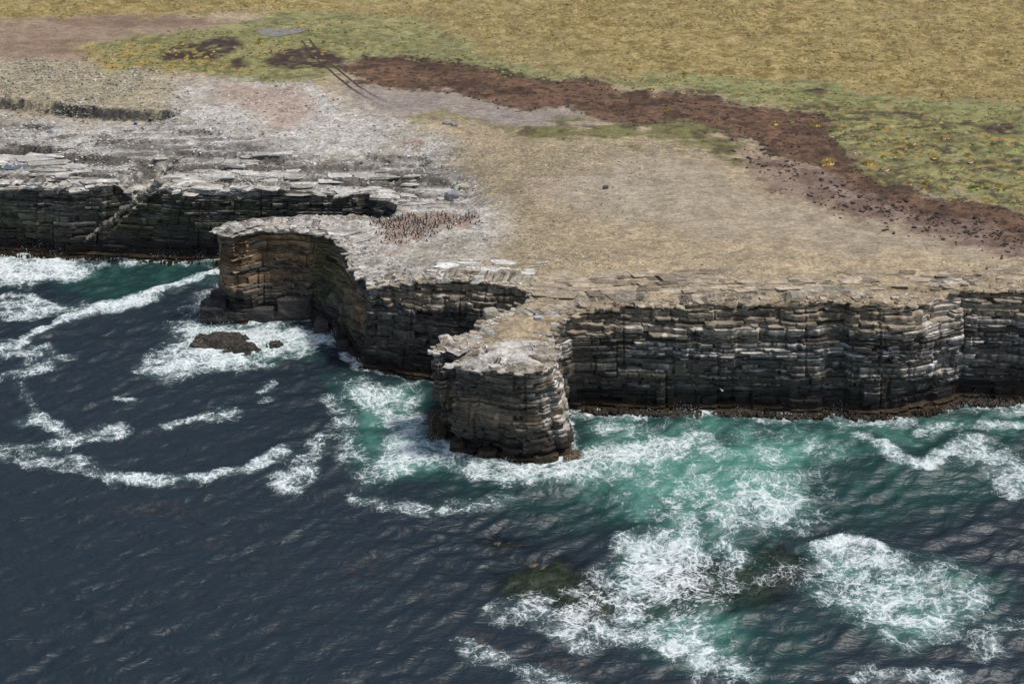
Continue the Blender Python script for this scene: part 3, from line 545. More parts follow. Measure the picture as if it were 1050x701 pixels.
for cx, cy, rx, ry, s in [(165, 520, 60, 14, .8), (240, 545, 40, 10, .45), (500, 655, 25, 14, .9), (590, 680, 40, 14, .8), (380, 590, 40, 20, .35), (690, 690, 40, 10, .6), (1030, 560, 20, 30, .35), (300, 575, 40, 12, .3), (440, 620, 30, 14, .35)]:
    c = atz(cx, cy); a = atz(cx + rx, cy); b = atz(cx, cy - ry); e = np.hypot((wxq - c[0]) / (a[0] - c[0]), (wyq - c[1]) / (b[1] - c[1])); kelp = np.maximum(kelp, s * (1 - sst(.3, 1.1, e)))
lift([(-20, 356), (46, 340), (105, 312), (150, 303), (200, 286), (232, 274)], 2.2, .55); lift([(74, 470), (122, 490), (216, 487), (290, 464)], 2.4, .4)
lift([(466, 474), (545, 490), (640, 474), (760, 470)], 3.5, .6); lift([(905, 458), (940, 478), (990, 455)], 2.5, .6); lift([(560, 500), (480, 520), (420, 515)], 3.5, .5)
lift([(636, 552), (700, 540), (760, 545)], 3, .6); lift([(840, 562), (900, 556), (980, 590)], 3, .6); lift([(840, 500), (920, 520), (1000, 500)], 5, -.6); lift([(600, 520), (520, 545)], 5, -.5)
turb = np.clip(foam * .8 + aer * .18, 0, .9)
WQ += turb * ((fbm(QX * .35, QY * .35, 360, 4) - .5) * 1.1 + (fbm(QX * 1.1, QY * 1.1, 363, 3) - .5) * .3)
QZ = (WQ + LIFT) * fade
useq = ~(inside(QX, QY, land_poly) & inb & (bd > 5))
q = useq[:-1, :-1] | useq[1:, :-1] | useq[:-1, 1:] | useq[1:, 1:]
q &= (QY[:-1, :-1] < 262)
ids = np.arange(QX.size).reshape(ssh); Fs = np.stack([ids[:-1, :-1][q], ids[:-1, 1:][q], ids[1:, 1:][q], ids[1:, :-1][q]], 1); u, iv = np.unique(Fs, return_inverse=True)
fcv = np.stack([swx.ravel(), swy.ravel() * 1.15, np.zeros(QX.size)], 1)
sea = mk('sea', np.stack([QX.ravel(), QY.ravel(), QZ.ravel()], 1)[u], iv.reshape(-1, 4), M_sea, attrs={'foam': foam.ravel()[u], 'aer': aer.ravel()[u], 'shallow': shal.ravel()[u], 'kelp': kelp.ravel()[u], 'fc': fcv[u]}, smooth=True)
tag(sea, 'dark slate blue sea with turquoise surf and white foam round the cliffs', 'sea', kind='structure')
bed = mk('seabed', [(-3200, -3000, -9), (3200, -3000, -9), (3200, 330, -9), (-3200, 330, -9)], [(0, 1, 2, 3)], plain('seabed', (.02, .03, .03), .9)); tag(bed, 'dark sea floor under the water', 'seabed', kind='structure')

# ------------------------------------------------------------------ loose and solid rock pieces
def box_rock(seed, nsub=2, rnd=.12, flat=True):
    """an angular block of unit size: subdivided cube with uneven corners and chipped edges; returns verts, quads"""
    r = np.random.default_rng(seed); n = nsub + 1; key = {}; V = []; Fc = []
    def vid(p):
        kk = tuple(np.round(p, 4))
        if kk not in key: key[kk] = len(V); V.append(p)
        return key[kk]
    for ax in range(3):
        for sg in (-1, 1):
            for i in range(n):
                for j in range(n):
                    qd = []
                    for a, b in ((i, j), (i + 1, j), (i + 1, j + 1), (i, j + 1)):
                        p = np.zeros(3); p[ax] = sg; p[(ax + 1) % 3] = -1 + 2 * a / n; p[(ax + 2) % 3] = -1 + 2 * b / n; qd.append(vid(p))
                    Fc.append(qd if sg > 0 else qd[::-1])
    V = np.array(V) * .5
    edge = (np.abs(np.abs(V) - .5) < 1e-3).sum(1); V *= (1 - .06 * (edge - 1))[:, None]
    sk = r.uniform(-.22, .22, (2, 2)); V[:, 0] += V[:, 1] * sk[0, 0] + V[:, 2] * sk[0, 1] * .5; V[:, 1] += V[:, 0] * sk[1, 0]
    V += r.uniform(-rnd, rnd, V.shape) * np.array([1, 1, .7])
    return V, np.array(Fc)
BLK = [box_rock(i, 1 if i < 6 else 2, .13 if i < 6 else .08) for i in range(12)]
def rotz(V, a):
    c, s_ = math.cos(a), math.sin(a); return np.stack([V[:, 0] * c - V[:, 1] * s_, V[:, 0] * s_ + V[:, 1] * c, V[:, 2]], 1)
def tilt(V, ax, ay):
    V = np.stack([V[:, 0], V[:, 1] * math.cos(ax) - V[:, 2] * math.sin(ax), V[:, 1] * math.sin(ax) + V[:, 2] * math.cos(ax)], 1)
    return np.stack([V[:, 0] * math.cos(ay) + V[:, 2] * math.sin(ay), V[:, 1], -V[:, 0] * math.sin(ay) + V[:, 2] * math.cos(ay)], 1)
piece_meshes = {}
def piece(name, parent, loc, size, rz, tl=(0, 0), col=(.3, .27, .22), k_=None, mat=None):
    """one separate rock piece as a part of parent"""
    k_ = random.randrange(6) if k_ is None else k_
    V, Fc = BLK[k_]; V = rotz(tilt(V * np.array(size), *tl), rz); pl = np.array(parent.location) if parent else 0
    o = mk(name, V, Fc, mat or M_stone, parent, col=np.tile(np.array(col), (len(V), 1)))
    o.location = np.array(loc) - pl; return o
rp = random.Random(3)
# broken slabs on the slope above the long right-hand cliff, the cove and the buttress
def on_slope(si, n, inmax, smin, smax, pal, xr=None):
    cand = np.where((sec == si) & core & (np.abs(RX) < 92))[0]
    if xr: cand = cand[(RX[cand] > xr[0]) & (RX[cand] < xr[1])]
    for _ in range(n):
        c = cand[rp.randrange(len(cand))]; d = rp.random() ** 1.3 * inmax - .3; x = RX[c] - nx[c] * d; y = RY[c] - ny[c] * d
        z = float(gsample(GZ, x, y)); w = rp.uniform(smin, smax); hgt = rp.uniform(.18, .5)
        if d < .4: z = RZ[c] - .1
        cl = pal[rp.randrange(len(pal))]; f = rp.uniform(.75, 1.15)
        piece('rock_slab', roots[si], (x, y, z + hgt * .15), (w, w * rp.uniform(.4, .75), hgt), math.atan2(-nx[c], ny[c]) * 0 + rp.uniform(-.5, .5), (rp.uniform(-.12, .22), rp.uniform(-.15, .15)), tuple(np.array(cl) * f))
TAN = [(.38, .31, .22), (.33, .27, .195), (.28, .22, .155), (.20, .16, .115), (.42, .35, .26)]
PALE = [(.50, .47, .42), (.44, .41, .36), (.36, .33, .285), (.55, .53, .49)]
on_slope(6, 90, 2.6, .5, 1.7, TAN); on_slope(7, 50, 2.6, .5, 1.7, TAN); on_slope(4, 40, 2.2, .5, 1.5, TAN + PALE)
on_slope(5, 70, 1.6, .5, 1.5, TAN + PALE); on_slope(3, 60, 2.2, .5, 1.6, PALE); on_slope(1, 60, 2.5, .8, 2.6, PALE); on_slope(0, 50, 2.5, .8, 2.6, PALE)
# long flat slabs of the bare ledges (left ramp, strip behind the inlet, edge behind the stack)
def ledges(poly, n, lmin, lmax, pal, hh=(.22, .5)):
    pl = np.array(poly_px(poly, ZP)); lo = pl.min(0); hi = pl.max(0); got = 0; tries = 0
    while got < n and tries < n * 30:
        tries += 1; x = rp.uniform(lo[0], hi[0]); y = rp.uniform(lo[1], hi[1])
        if not inside(np.array([x]), np.array([y]), pl)[0] or gsample(sd, x, y) > -.6 or any(abs(x - q_[0]) < q_[3] * 1.3 + 2 and abs(y - q_[1]) < q_[4] * 1.3 + .8 for q_ in pools): continue
        z = float(gsample(GZ, x, y)); l = rp.uniform(lmin, lmax); h_ = rp.uniform(*hh); f = rp.uniform(.8, 1.12); cl = pal[rp.randrange(len(pal))]
        piece('rock_slab', land, (x, y, z + h_ * .12), (l, l * rp.uniform(.22, .45), h_), rp.uniform(-.12, .12), (rp.uniform(-.05, .05), rp.uniform(-.05, .05)), tuple(np.array(cl) * f)); got += 1
ledges([(-20, 140), (60, 150), (110, 176), (0, 182), (-20, 182)], 70, 2.0, 7.0, PALE); ledges([(170, 160), (400, 165), (400, 196), (200, 188), (165, 186)], 80, 1.5, 6., PALE)
ledges([(220, 150), (300, 150), (300, 160), (230, 162)], 14, 1.5, 4, PALE); ledges([(420, 170), (470, 180), (470, 205), (405, 208)], 26, 1.2, 3.5, PALE); ledges([(545, 278), (740, 284), (740, 300), (560, 306)], 80, 1.5, 6., TAN, (.14, .3)); ledges([(860, 286), (1048, 284), (1048, 296), (860, 304)], 50, 1.0, 4., TAN, (.15, .32)); ledges([(700, 296), (880, 292), (930, 306), (720, 306)], 60, 1.0, 4.5, TAN, (.12, .28)); ledges([(440, 262), (560, 268), (540, 284), (450, 282)], 40, 1.0, 4., PALE, (.12, .28))
# the diagonal fault: a stair of pale blocks running down the far cliff
for i in range(26):
    t = i / 25; px = 164 + (88 - 164) * t; py = 187 + (246 - 187) * t; p = aty(px + rp.uniform(-2, 2), py + rp.uniform(-1, 1), 232.6 - 1.0 * t); w = (1.15 - .7 * t) * rp.uniform(.55, 1.2)
    piece('rock_block', roots[1], p, (w * 1.2, 1.8, w * .62), rp.uniform(-.2, .2), (0, rp.uniform(.3, .6)), tuple(np.array((.30, .275, .235)) * rp.uniform(.4, 1.1) * (1 - .5 * t)), 6 + i % 6)
# dark fallen blocks along the foot of the left headland, and under the far cliff and stack
for px, py, w, d, h_ in [(219, 327, 4.6, 4.2, 3.6), (240, 328, 5.2, 3.2, 2.6), (268, 328, 6.2, 3.0, 3.2), (302, 327, 6.2, 3.0, 5.0), (256, 316, 5.5, 3.0, 5.4), (228, 318, 4.0, 3.0, 4.4), (286, 322, 4.5, 2.4, 6.2), (330, 340, 2.6, 2.4, 3.0), (352, 360, 2.2, 2.0, 2.4)]:
    p = atz(px, py); piece('rock_block', roots[3], (p[0], p[1] + .8, h_ * .5 - .9), (w, d, h_), rp.uniform(-.1, .1), (0, 0), tuple(np.array((.062, .056, .052)) * rp.uniform(.8, 1.2)), 6 + rp.randrange(6), M_rock)
for px, py, w, d, h_ in [(450, 446, 3.2, 3.0, 4.4), (470, 462, 2.2, 2.4, 2.6), (587, 471, 2.4, 2.2, 1.7), (560, 474, 3.6, 1.8, 2.2), (500, 470, 3.0, 1.6, 2.4)]:
    p = atz(px, py); piece('rock_block', roots[5], (p[0], p[1] + .5, h_ * .5 - .9), (w, d, h_), rp.uniform(-.3, .3), (0, 0), tuple(np.array((.075, .055, .036)) * rp.uniform(.8, 1.2)), 6 + rp.randrange(6), M_rock)

# ------------------------------------------------------------------ rocks awash: height-field lumps with stepped beds
def rock_patch(name, px, py, rx, ry, top, z0, seed, col, label, cat='rock', group=None, ang=0., step=.35):
    c = atz(px, py); n = 46; a = np.linspace(-1.1, 1.1, n); U, Vv = np.meshgrid(a, a)
    e = np.hypot(U, Vv) + (fbm(U * 2.2 + seed, Vv * 2.2, seed, 4) - .5) * .9
    h_ = (1 - sst(.45, 1.0, e)) * (top - z0) + (fbm(U * 5 + seed, Vv * 5, seed + 5, 4) - .5) * .5 * (top - z0)
    hq = terrace(h_, step, .3); h_ = h_ * .35 + hq * .65 + (fbm(U * 14, Vv * 14, seed + 8, 2) - .5) * .18
    h_ = np.where(np.hypot(U, Vv) > 1.0, -.8, h_)
    X_ = U * rx; Y_ = Vv * ry; ca, sa = math.cos(ang), math.sin(ang)
    V = np.stack([(X_ * ca - Y_ * sa).ravel(), (X_ * sa + Y_ * ca).ravel(), h_.ravel()], 1); ids = np.arange(n * n).reshape(n, n)
    Fc = np.stack([ids[:-1, :-1].ravel(), ids[:-1, 1:].ravel(), ids[1:, 1:].ravel(), ids[1:, :-1].ravel()], 1)
    cv = np.array(col)[None] * (.6 + .8 * fbm(U * 4, Vv * 4, seed + 3, 3).ravel()[:, None])
    o = mk(name, V, Fc, M_wet, None, col=cv); o.location = (c[0], c[1], z0); tag(o, label, cat, group); return o
rock_patch('wave_washed_rock', 234, 351, 6.2, 3.2, 1.25, -.9, 21, (.06, .05, .04), 'brown wave-washed rock with white water pouring over it below the left headland')
rock_patch('wave_washed_rock', 250, 358, 4.0, 2.2, .8, -.9, 22, (.055, .047, .04), 'flat dark rock just in front of the brown wave-washed rock')
rock_patch('wave_washed_rock', 205, 354, 2.2, 1.8, .8, -.9, 23, (.07, .058, .05), 'small dark rock at the left end of the wave-washed rock')
rock_patch('wave_washed_rock', 282, 354, 1.6, 1.2, .7, -.9, 24, (.07, .058, .05), 'tiny dark rock poking out of the foam right of the wave-washed rock')
RF = (.12, .09, .055)
rock_patch('reef_rock', 552, 586, 8.5, 4.6, -.55, -1.9, 31, RF, 'smooth brown submerged reef left of the big white breaker', ang=.25)
rock_patch('reef_rock', 602, 606, 7.0, 5.5, -.55, -1.9, 32, RF, 'brown reef laced with thin foam lines at the bottom centre', ang=-.4)
rock_patch('reef_rock', 738, 592, 9.0, 4.4, -.3, -1.6, 33, (.085, .065, .045), 'dark brown reef ridge breaking the surface between the two breakers', ang=.3)
rock_patch('reef_rock', 800, 574, 7.0, 5.0, -.35, -1.6, 34, (.08, .066, .05), 'reef of dark rounded boulders just left of the right-hand breaker', ang=-.2)
rock_patch('reef_rock', 690, 616, 6.0, 4.0, -.5, -1.8, 35, (.10, .08, .055), 'sunken reef rock under the foam below the white breaker')
rock_patch('reef_rock', 512, 556, 5.5, 2.2, -.6, -1.8, 36, RF, 'small olive reef showing through dark water in front of the stack', ang=.15)

# kelp hanging along the waterline
rk_ = np.random.default_rng(77); KV = []; KF = []; KC = []; kn_ = fbm(arc * .35, arc * 0 + 2, 470, 3)
cand = np.where(np.isin(sec, (6, 7, 0, 1)) & (np.abs(RX) < 100))[0]
for c in cand:
    for j in range(3 if sec[c] in (6, 7) else 1):
        off = .9 + rk_.random() * 1.1; tt = rk_.random() - .5; x = BX[c] + nx[c] * off - ny[c] * tt * .5; y = BY[c] + ny[c] * off + nx[c] * tt * .5
        z1 = rk_.uniform(.15, .6) + 1.2 * max(0., float(kn_[c]) - .35); w = rk_.uniform(.08, .26); o2 = rk_.uniform(.1, .5); b0 = len(KV)
        dx, dy = -ny[c] * w, nx[c] * w
        KV += [(x - dx, y - dy, z1), (x + dx, y + dy, z1), (x + dx + nx[c] * o2, y + dy + ny[c] * o2, z1 * .4), (x - dx + nx[c] * o2, y - dy + ny[c] * o2, z1 * .4), (x + nx[c] * o2 * 1.5, y + ny[c] * o2 * 1.5, -.4), (x + nx[c] * o2 * 1.5 + dx, y + ny[c] * o2 * 1.5 + dy, -.4)]
        KF += [(b0, b0 + 1, b0 + 2, b0 + 3), (b0 + 3, b0 + 2, b0 + 5, b0 + 4)]; KC += [np.array((.04, .026, .011)) * rk_.uniform(.3, 1.2)] * 6
kf = mk('kelp_fringe', KV, KF, M_wet, col=np.array(KC)); tag(kf, 'dark brown kelp hanging along the waterline of the cliffs', 'kelp', kind='stuff')

# loose stones strewn over the bare rock
def stones(name, n, weight, smin, smax, pal, label, seed):
    r = np.random.default_rng(seed); w = (weight * (sd < -.6) * (np.abs(GX) < 140)).ravel(); w = w / w.sum(); pick = r.choice(w.size, n, p=w)
    x = GX.ravel()[pick] + r.uniform(-.2, .2, n); y = GY.ravel()[pick] + r.uniform(-.23, .23, n); z = gsample(GZ, x, y)
    V0 = np.array([(-.5, -.5, 0), (.5, -.5, 0), (.5, .5, 0), (-.5, .5, 0), (-.4, -.4, 1), (.4, -.4, 1), (.4, .4, 1), (-.4, .4, 1)]); F0 = np.array([(4, 5, 6, 7), (0, 1, 5, 4), (1, 2, 6, 5), (2, 3, 7, 6), (3, 0, 4, 7)])
    s_ = smin * (smax / smin) ** (r.random(n) ** 1.8); V = np.tile(V0, (n, 1, 1)) + r.uniform(-.22, .22, (n, 8, 3)); V *= np.stack([s_ * r.uniform(.8, 1.6, n), s_ * r.uniform(.6, 1, n), s_ * r.uniform(.25, .6, n)], 1)[:, None, :]
    a = r.uniform(0, 6.28, n); ca, sa = np.cos(a)[:, None], np.sin(a)[:, None]; V = np.stack([V[..., 0] * ca - V[..., 1] * sa, V[..., 0] * sa + V[..., 1] * ca, V[..., 2] - .05], 2) + np.stack([x, y, z], 1)[:, None, :]
    Fs = (F0[None] + (np.arange(n) * 8)[:, None, None]).reshape(-1, 4); pc = np.array(pal)[r.integers(0, len(pal), n)] * r.uniform(.7, 1.2, (n, 1))
    o = mk(name, V.reshape(-1, 3), Fs, M_stone, col=np.repeat(pc, 8, 0)); tag(o, label, 'stones', kind='stuff'); return o
clump = sst(.42, .62, nz(.12, 400)); dryw = np.clip(z_white + .15, 0, 1) * (1 - peat) * (1 - green) * (1 - gold) * (1 - beach) * (1 - mud)
stones('loose_stones', 17000, (z_white * (.12 + clump) * (.25 + z_ramp) + nearrim * .5 * (GX < 0)), .12, .5, [(.52, .5, .46), (.45, .42, .38), (.36, .33, .29), (.2, .18, .16), (.6, .58, .55)], 'grey and white loose stones strewn over the bare rock on the left', 410)
tanw = zone([(430, 140), (700, 150), (640, 260), (1060, 270), (1060, 300), (590, 335), (480, 290), (500, 220)], 6) * (1 - mud) * (1 - moss)
stones('loose_stones', 8000, tanw * (.3 + clump) + nearrim * .8 * (GX > -20) + .6 * (1 - sst(0, 5, inl)) * (GX > 8), .1, .36, [(.42, .36, .28), (.34, .29, .22), (.26, .22, .17), (.48, .42, .34)], 'tan loose stones strewn over the bare ground on the right', 420)
pebw = zone([(-300, 66), (0, 64), (100, 62), (190, 78), (210, 100), (165, 118), (90, 112), (0, 98), (-300, 92)], 3)
stones('loose_stones', 4000, pebw * (.3 + clump), .2, .6, [(.4, .35, .26), (.3, .26, .2), (.48, .44, .36), (.22, .19, .15)], 'yellowish pebbly stones in the strip behind the far scarp', 430)

stones('peat_lumps', 3500, peat * (.25 + sst(.45, .6, nz(.3, 440))) + .8 * np.clip(peat * (1 - peat) * 4, 0, 1) + .35 * mud, .12, .5, [(.11, .07, .052), (.075, .052, .042), (.05, .038, .032), (.15, .10, .075)], 'small crumbly lumps covering the brown peat band', 445)['category'] = 'peat'
# low tufts that give the moor its grain
rt = np.random.default_rng(480); wt = ((gold * (.35 + sst(.45, .62, nst(.12, .2, 482))) + green * .55 * (.2 + sst(.45, .6, nst(.2, .3, 484))) + fringe * .5) * (np.abs(GX) < 140) * (GY < 372) * (sd < -1)).ravel(); nt = 15000
pk = rt.choice(wt.size, nt, p=wt / wt.sum()); tx_ = GX.ravel()[pk] + rt.uniform(-.2, .2, nt); ty_ = GY.ravel()[pk] + rt.uniform(-.23, .23, nt); tz_ = gsample(GZ, tx_, ty_); gw = gold.ravel()[pk][:, None]
ang = np.arange(6) * math.pi / 3; rad = rt.uniform(.16, .5, nt)[:, None] * rt.uniform(.6, 1.4, (nt, 6)); hgt_ = rt.uniform(.1, .34, nt)
ring = np.stack([tx_[:, None] + rad * np.cos(ang) * 1.35, ty_[:, None] + rad * np.sin(ang), np.repeat(tz_[:, None] - .04, 6, 1)], 2); apex = np.stack([tx_ + rt.uniform(-.1, .1, nt), ty_ + rt.uniform(-.1, .1, nt), tz_ + hgt_], 1)[:, None, :]
TV = np.concatenate([ring, apex], 1).reshape(-1, 3); TF = np.array([(i, (i + 1) % 6, 6) for i in range(6)]); TF = (TF[None] + (np.arange(nt) * 7)[:, None, None]).reshape(-1, 3)
pg_ = np.array([lin(164, 144, 92), lin(184, 162, 110), lin(146, 128, 80), lin(172, 158, 108), lin(156, 142, 96)])[rt.integers(0, 5, nt)]; pn_ = np.array([lin(128, 130, 82), lin(150, 146, 98), lin(108, 106, 70), lin(172, 152, 92), lin(118, 126, 80)])[rt.integers(0, 5, nt)]
tc = (pg_ * gw + pn_ * (1 - gw)) * AL * rt.uniform(.8, 1.15, (nt, 1))
gt = mk('grass_tufts', TV, TF, M_ground, col=np.repeat(tc, 7, 0), attrs={'rough': np.zeros(len(TV))}); tag(gt, 'low tufts of dry golden and green grass covering the moor', 'grass', kind='stuff')
# ------------------------------------------------------------------ pools, tracks
for x, y, z, a, b, lb in pools:
    t = np.linspace(0, 2 * math.pi, 48, endpoint=False); rr = 1 + .22 * np.sin(2 * t + 1) + .15 * np.sin(3 * t) + .1; V = [(0, 0, 0)] + [(a * math.cos(q) * r_, b * math.sin(q) * r_, 0) for q, r_ in zip(t, rr)]
    o = mk('rock_pool' if b < 3 else 'pond', V, [(0, i + 1, (i + 1) % 48 + 1) for i in range(48)], M_pool if b < 3 else M_pond); o.location = (x, y, z); tag(o, lb, 'pool', kind='structure')
tr_px = [(312, 39), (318, 48), (326, 58), (340, 70), (354, 82), (370, 94), (390, 104), (404, 110)]
tp = np.array([on_land(*p)[:2] for p in tr_px]); seg = np.concatenate([[0], np.cumsum(np.hypot(*np.diff(tp, axis=0).T))]); ss = np.arange(0, seg[-1], .5); tpx = smooth(np.interp(ss, seg, tp[:, 0]), 8); tpy = smooth(np.interp(ss, seg, tp[:, 1]), 8)
trk = empty('vehicle_track', (tpx[0], tpy[0], 0)); tag(trk, 'pair of dark wheel ruts crossing the peat and turf at the back left', 'track', kind='structure')
tdx = np.gradient(tpx); tdy = np.gradient(tpy); tl = np.hypot(tdx, tdy)
for sg in (-1, 1):
    V = []; Fc = []; Cc = []
    for i in range(len(ss)):
        for q, zz in ((-.24, .02), (-.1, .01), (.1, .01), (.24, .02)):
            x = tpx[i] - tdy[i] / tl[i] * (sg * .95 + q); y = tpy[i] + tdx[i] / tl[i] * (sg * .95 + q); V.append((x - tpx[0], y - tpy[0], float(gsample(GZ, x, y)) + zz + .03))
            f = max(0, (ss[i] / ss[-1] - .7) / .3); Cc.append(rp.uniform(.7, 1.3) * (np.array((.075, .056, .045)) * (1 - f) + np.array((.30, .26, .23)) * f))
        if i: b0 = i * 4; Fc += [(b0 - 4 + j, b0 - 3 + j, b0 + 1 + j, b0 + j) for j in range(3)]
    mk('rut', V, Fc, M_ground, trk, col=np.array(Cc), attrs={'rough': np.zeros(len(V))})

# ------------------------------------------------------------------ peat clods, tussocks, boulders
def clod_mesh(seed):
    V, Fc = box_rock(500 + seed, 2, .1); V = V / np.linalg.norm(V, axis=1)[:, None] ** .55 * .75; V[:, 2] = np.maximum(V[:, 2], -.3); V *= np.array([1, .8, .75])
    return V, Fc
M_peat = plain('peat', (.05, .038, .032), .95, .4, 4.); clods = []
for i in range(6):
    V, Fc = clod_mesh(i); o = mk('peat_clod', V, Fc, M_peat); clods.append(o)
lines = [((755, 150), (800, 165), (850, 195), (900, 212), (960, 230), (1048, 248)), ((770, 160), (830, 190), (890, 214), (960, 237), (1040, 250)), ((800, 168), (880, 205), (960, 222), (1045, 238))]
cpts = []
while len(cpts) < 300:
    l = lines[rp.choice((0, 0, 1, 2))]; i = rp.randrange(len(l) - 1); t = rp.random(); px = l[i][0] * (1 - t) + l[i + 1][0] * t; py = l[i][1] * (1 - t) + l[i + 1][1] * t + rp.gauss(1.5, 6.5) + (rp.random() < .3) * rp.uniform(-4, 14); px += rp.gauss(0, 6); p = on_land(px, py)
    if fbm(np.array([p[0] * .35]), np.array([p[1] * .35]), 444, 2)[0] < .47 and rp.random() < .8: continue
    cpts.append(p)
for i, p in enumerate(cpts):
    o = clods[i] if i < 6 else clods[i % 6].copy()
    if i >= 6: C.objects.link(o)
    s_ = .2 + .6 * rp.random() ** 3; o.location = (p[0], p[1], p[2] + .02); o.scale = (s_ * rp.uniform(.9, 1.9), s_ * rp.uniform(.8, 1.3), s_ * rp.uniform(.5, 1.0)); o.rotation_euler = (0, 0, rp.uniform(0, 6))
    tag(o, 'dark peat clod lying among many alike along the edge of the brown peat', 'peat clod', 'peat clods along the edge of the peat')
M_tus = [plain('tussock_gold', (.52, .40, .13), .9, .3, 5), plain('tussock_green', (.32, .34, .12), .9, .3, 5), plain('tussock_straw', (.60, .48, .30), .9, .3, 5)]
def tussock(seed, n=110):
    r = np.random.default_rng(seed); V = [(0, 0, .34)] + [(.62 * math.cos(q * math.pi / 6), .5 * math.sin(q * math.pi / 6), -.06) for q in range(12)]; Fc = [(0, 1 + 2 * q, 2 + 2 * q, 1 + (2 * q + 2) % 12) for q in range(6)]
    for i in range(n):
        a = r.uniform(0, 6.28); d = min(abs(r.normal(0, .3)), .55); x, y = d * math.cos(a), d * math.sin(a) * .8; L_ = r.uniform(.25, .6) * (1.2 - min(d, .9)); w = r.uniform(.04, .09); b = r.uniform(0, 6.28); ln = .25 + d * .5; b0 = len(V)
        V += [(x - w * math.cos(b), y - w * math.sin(b), -.05), (x + w * math.cos(b), y + w * math.sin(b), -.05), (x + ln * L_ * math.cos(a) + w * .4, y + ln * L_ * math.sin(a), L_), (x + ln * L_ * math.cos(a) - w * .4, y + ln * L_ * math.sin(a), L_)]; Fc.append((b0, b0 + 1, b0 + 2, b0 + 3))
    return V, Fc
TUS = [mk('grass_tussock', *tussock(600 + i), M_tus[i]) for i in range(3)]
tspots = [(835, 128, 1.5, 0, 'golden grass tussock at the top corner of the brown peat'), (849, 168, 1.9, 0, 'golden grass tussock standing alone on the brown peat, the left one of two'), (890, 168, 1.9, 0, 'golden grass tussock standing alone on the brown peat, the right one of two'), (683, 113, 1.2, 0, 'small golden tussock on the middle of the peat band'), (795, 127, 1.2, 0, 'small golden tussock near the upper edge of the peat'), (812, 125, .8, 1, 'small green tussock near the upper edge of the peat')]
extra = [(rp.uniform(850, 1045), rp.uniform(128, 205)) for _ in range(46)] + [(rp.uniform(255, 350), rp.uniform(20, 60)) for _ in range(22)] + [(rp.uniform(90, 250), rp.uniform(45, 72)) for _ in range(30)] + [(rp.uniform(600, 720), rp.uniform(70, 100)) for _ in range(12)]
ut = set()
def put_tus(px, py, s_, kd, lb, grp):
    p = on_land(px, py)
    if kd in ut: o = TUS[kd].copy(); C.objects.link(o)
    else: o = TUS[kd]; ut.add(kd)
    o.location = p; o.scale = (s_ * 1.3, s_, s_ * .8); o.rotation_euler = (0, 0, rp.uniform(0, 6)); tag(o, lb, 'grass tussock', grp)
for px, py, s_, kd, lb in tspots: put_tus(px, py, s_, kd, lb, 'grass tussocks on the turf and peat')
for px, py in extra:
    if px > 850 and py > 128 + (px - 850) * .42 + 30: py = 128 + (px - 850) * .42 + rp.uniform(0, 25)
    kd = rp.choice((0, 0, 1, 2)); where = 'on the peaty green turf at the right' if px > 850 else 'on the green turf above the peat band' if px > 500 else 'between the pond and the wheel ruts' if px > 252 else 'on the olive strip at the back left'
    put_tus(px, py, rp.uniform(.5, 1.2), kd, ['yellow', 'green', 'straw coloured'][kd] + ' grass tussock among others alike ' + where, 'grass tussocks on the turf and peat')
def boulder(px, py, size, col, lb, seed, name='boulder'):
    p = on_land(px, py); V, Fc = box_rock(700 + seed, 3, .05); V = V / np.linalg.norm(V, axis=1)[:, None] ** .35 * .8; V = V * np.array(size)
    o = mk(name, V, Fc, M_stone, col=np.tile(np.array(col), (len(V), 1))); o.location = (p[0], p[1], p[2] + size[2] * .25); o.rotation_euler = (0, 0, rp.uniform(-.4, .4)); tag(o, lb, 'boulder')
boulder(621, 193, (1.0, .8, .65), (.08, .075, .07), 'single dark boulder on the grey flat in the middle of the headland', 1)
boulder(459, 127, (2.0, 1.2, .6), (.26, .25, .24), 'larger of two grey boulders beside the green strip', 2); boulder(466, 129, (1.2, .9, .5), (.2, .19, .18), 'smaller of two grey boulders beside the green strip', 3)
boulder(465, 201, (2.6, 1.8, 1.2), (.30, .29, .30), 'grey squarish boulder at the head of the inlet above the bird colony', 4); boulder(503, 321, (2.2, 1.6, 1.6), (.34, .3, .25), 'pale block perched on the edge of the neck behind the stack', 5)
boulder(476, 194, (1.8, 1.3, 1.0), (.36, .30, .22), 'tan boulder right of the grey boulder at the head of the inlet', 6); boulder(552, 327, (1.2, .9, .7), (.42, .42, .44), 'small grey boulder on the neck leading to the stack', 7)
deb = mk('drift_debris', *(lambda a: (a[0] * np.array([.7, .4, .5]), a[1]))(box_rock(800, 2, .1)), plain('blue_plastic', (.05, .08, .35), .5)); p = on_land(139, 128); deb.location = (p[0], p[1], p[2] + .2); tag(deb, 'small blue piece of washed-up debris on the pale ledges', 'debris')

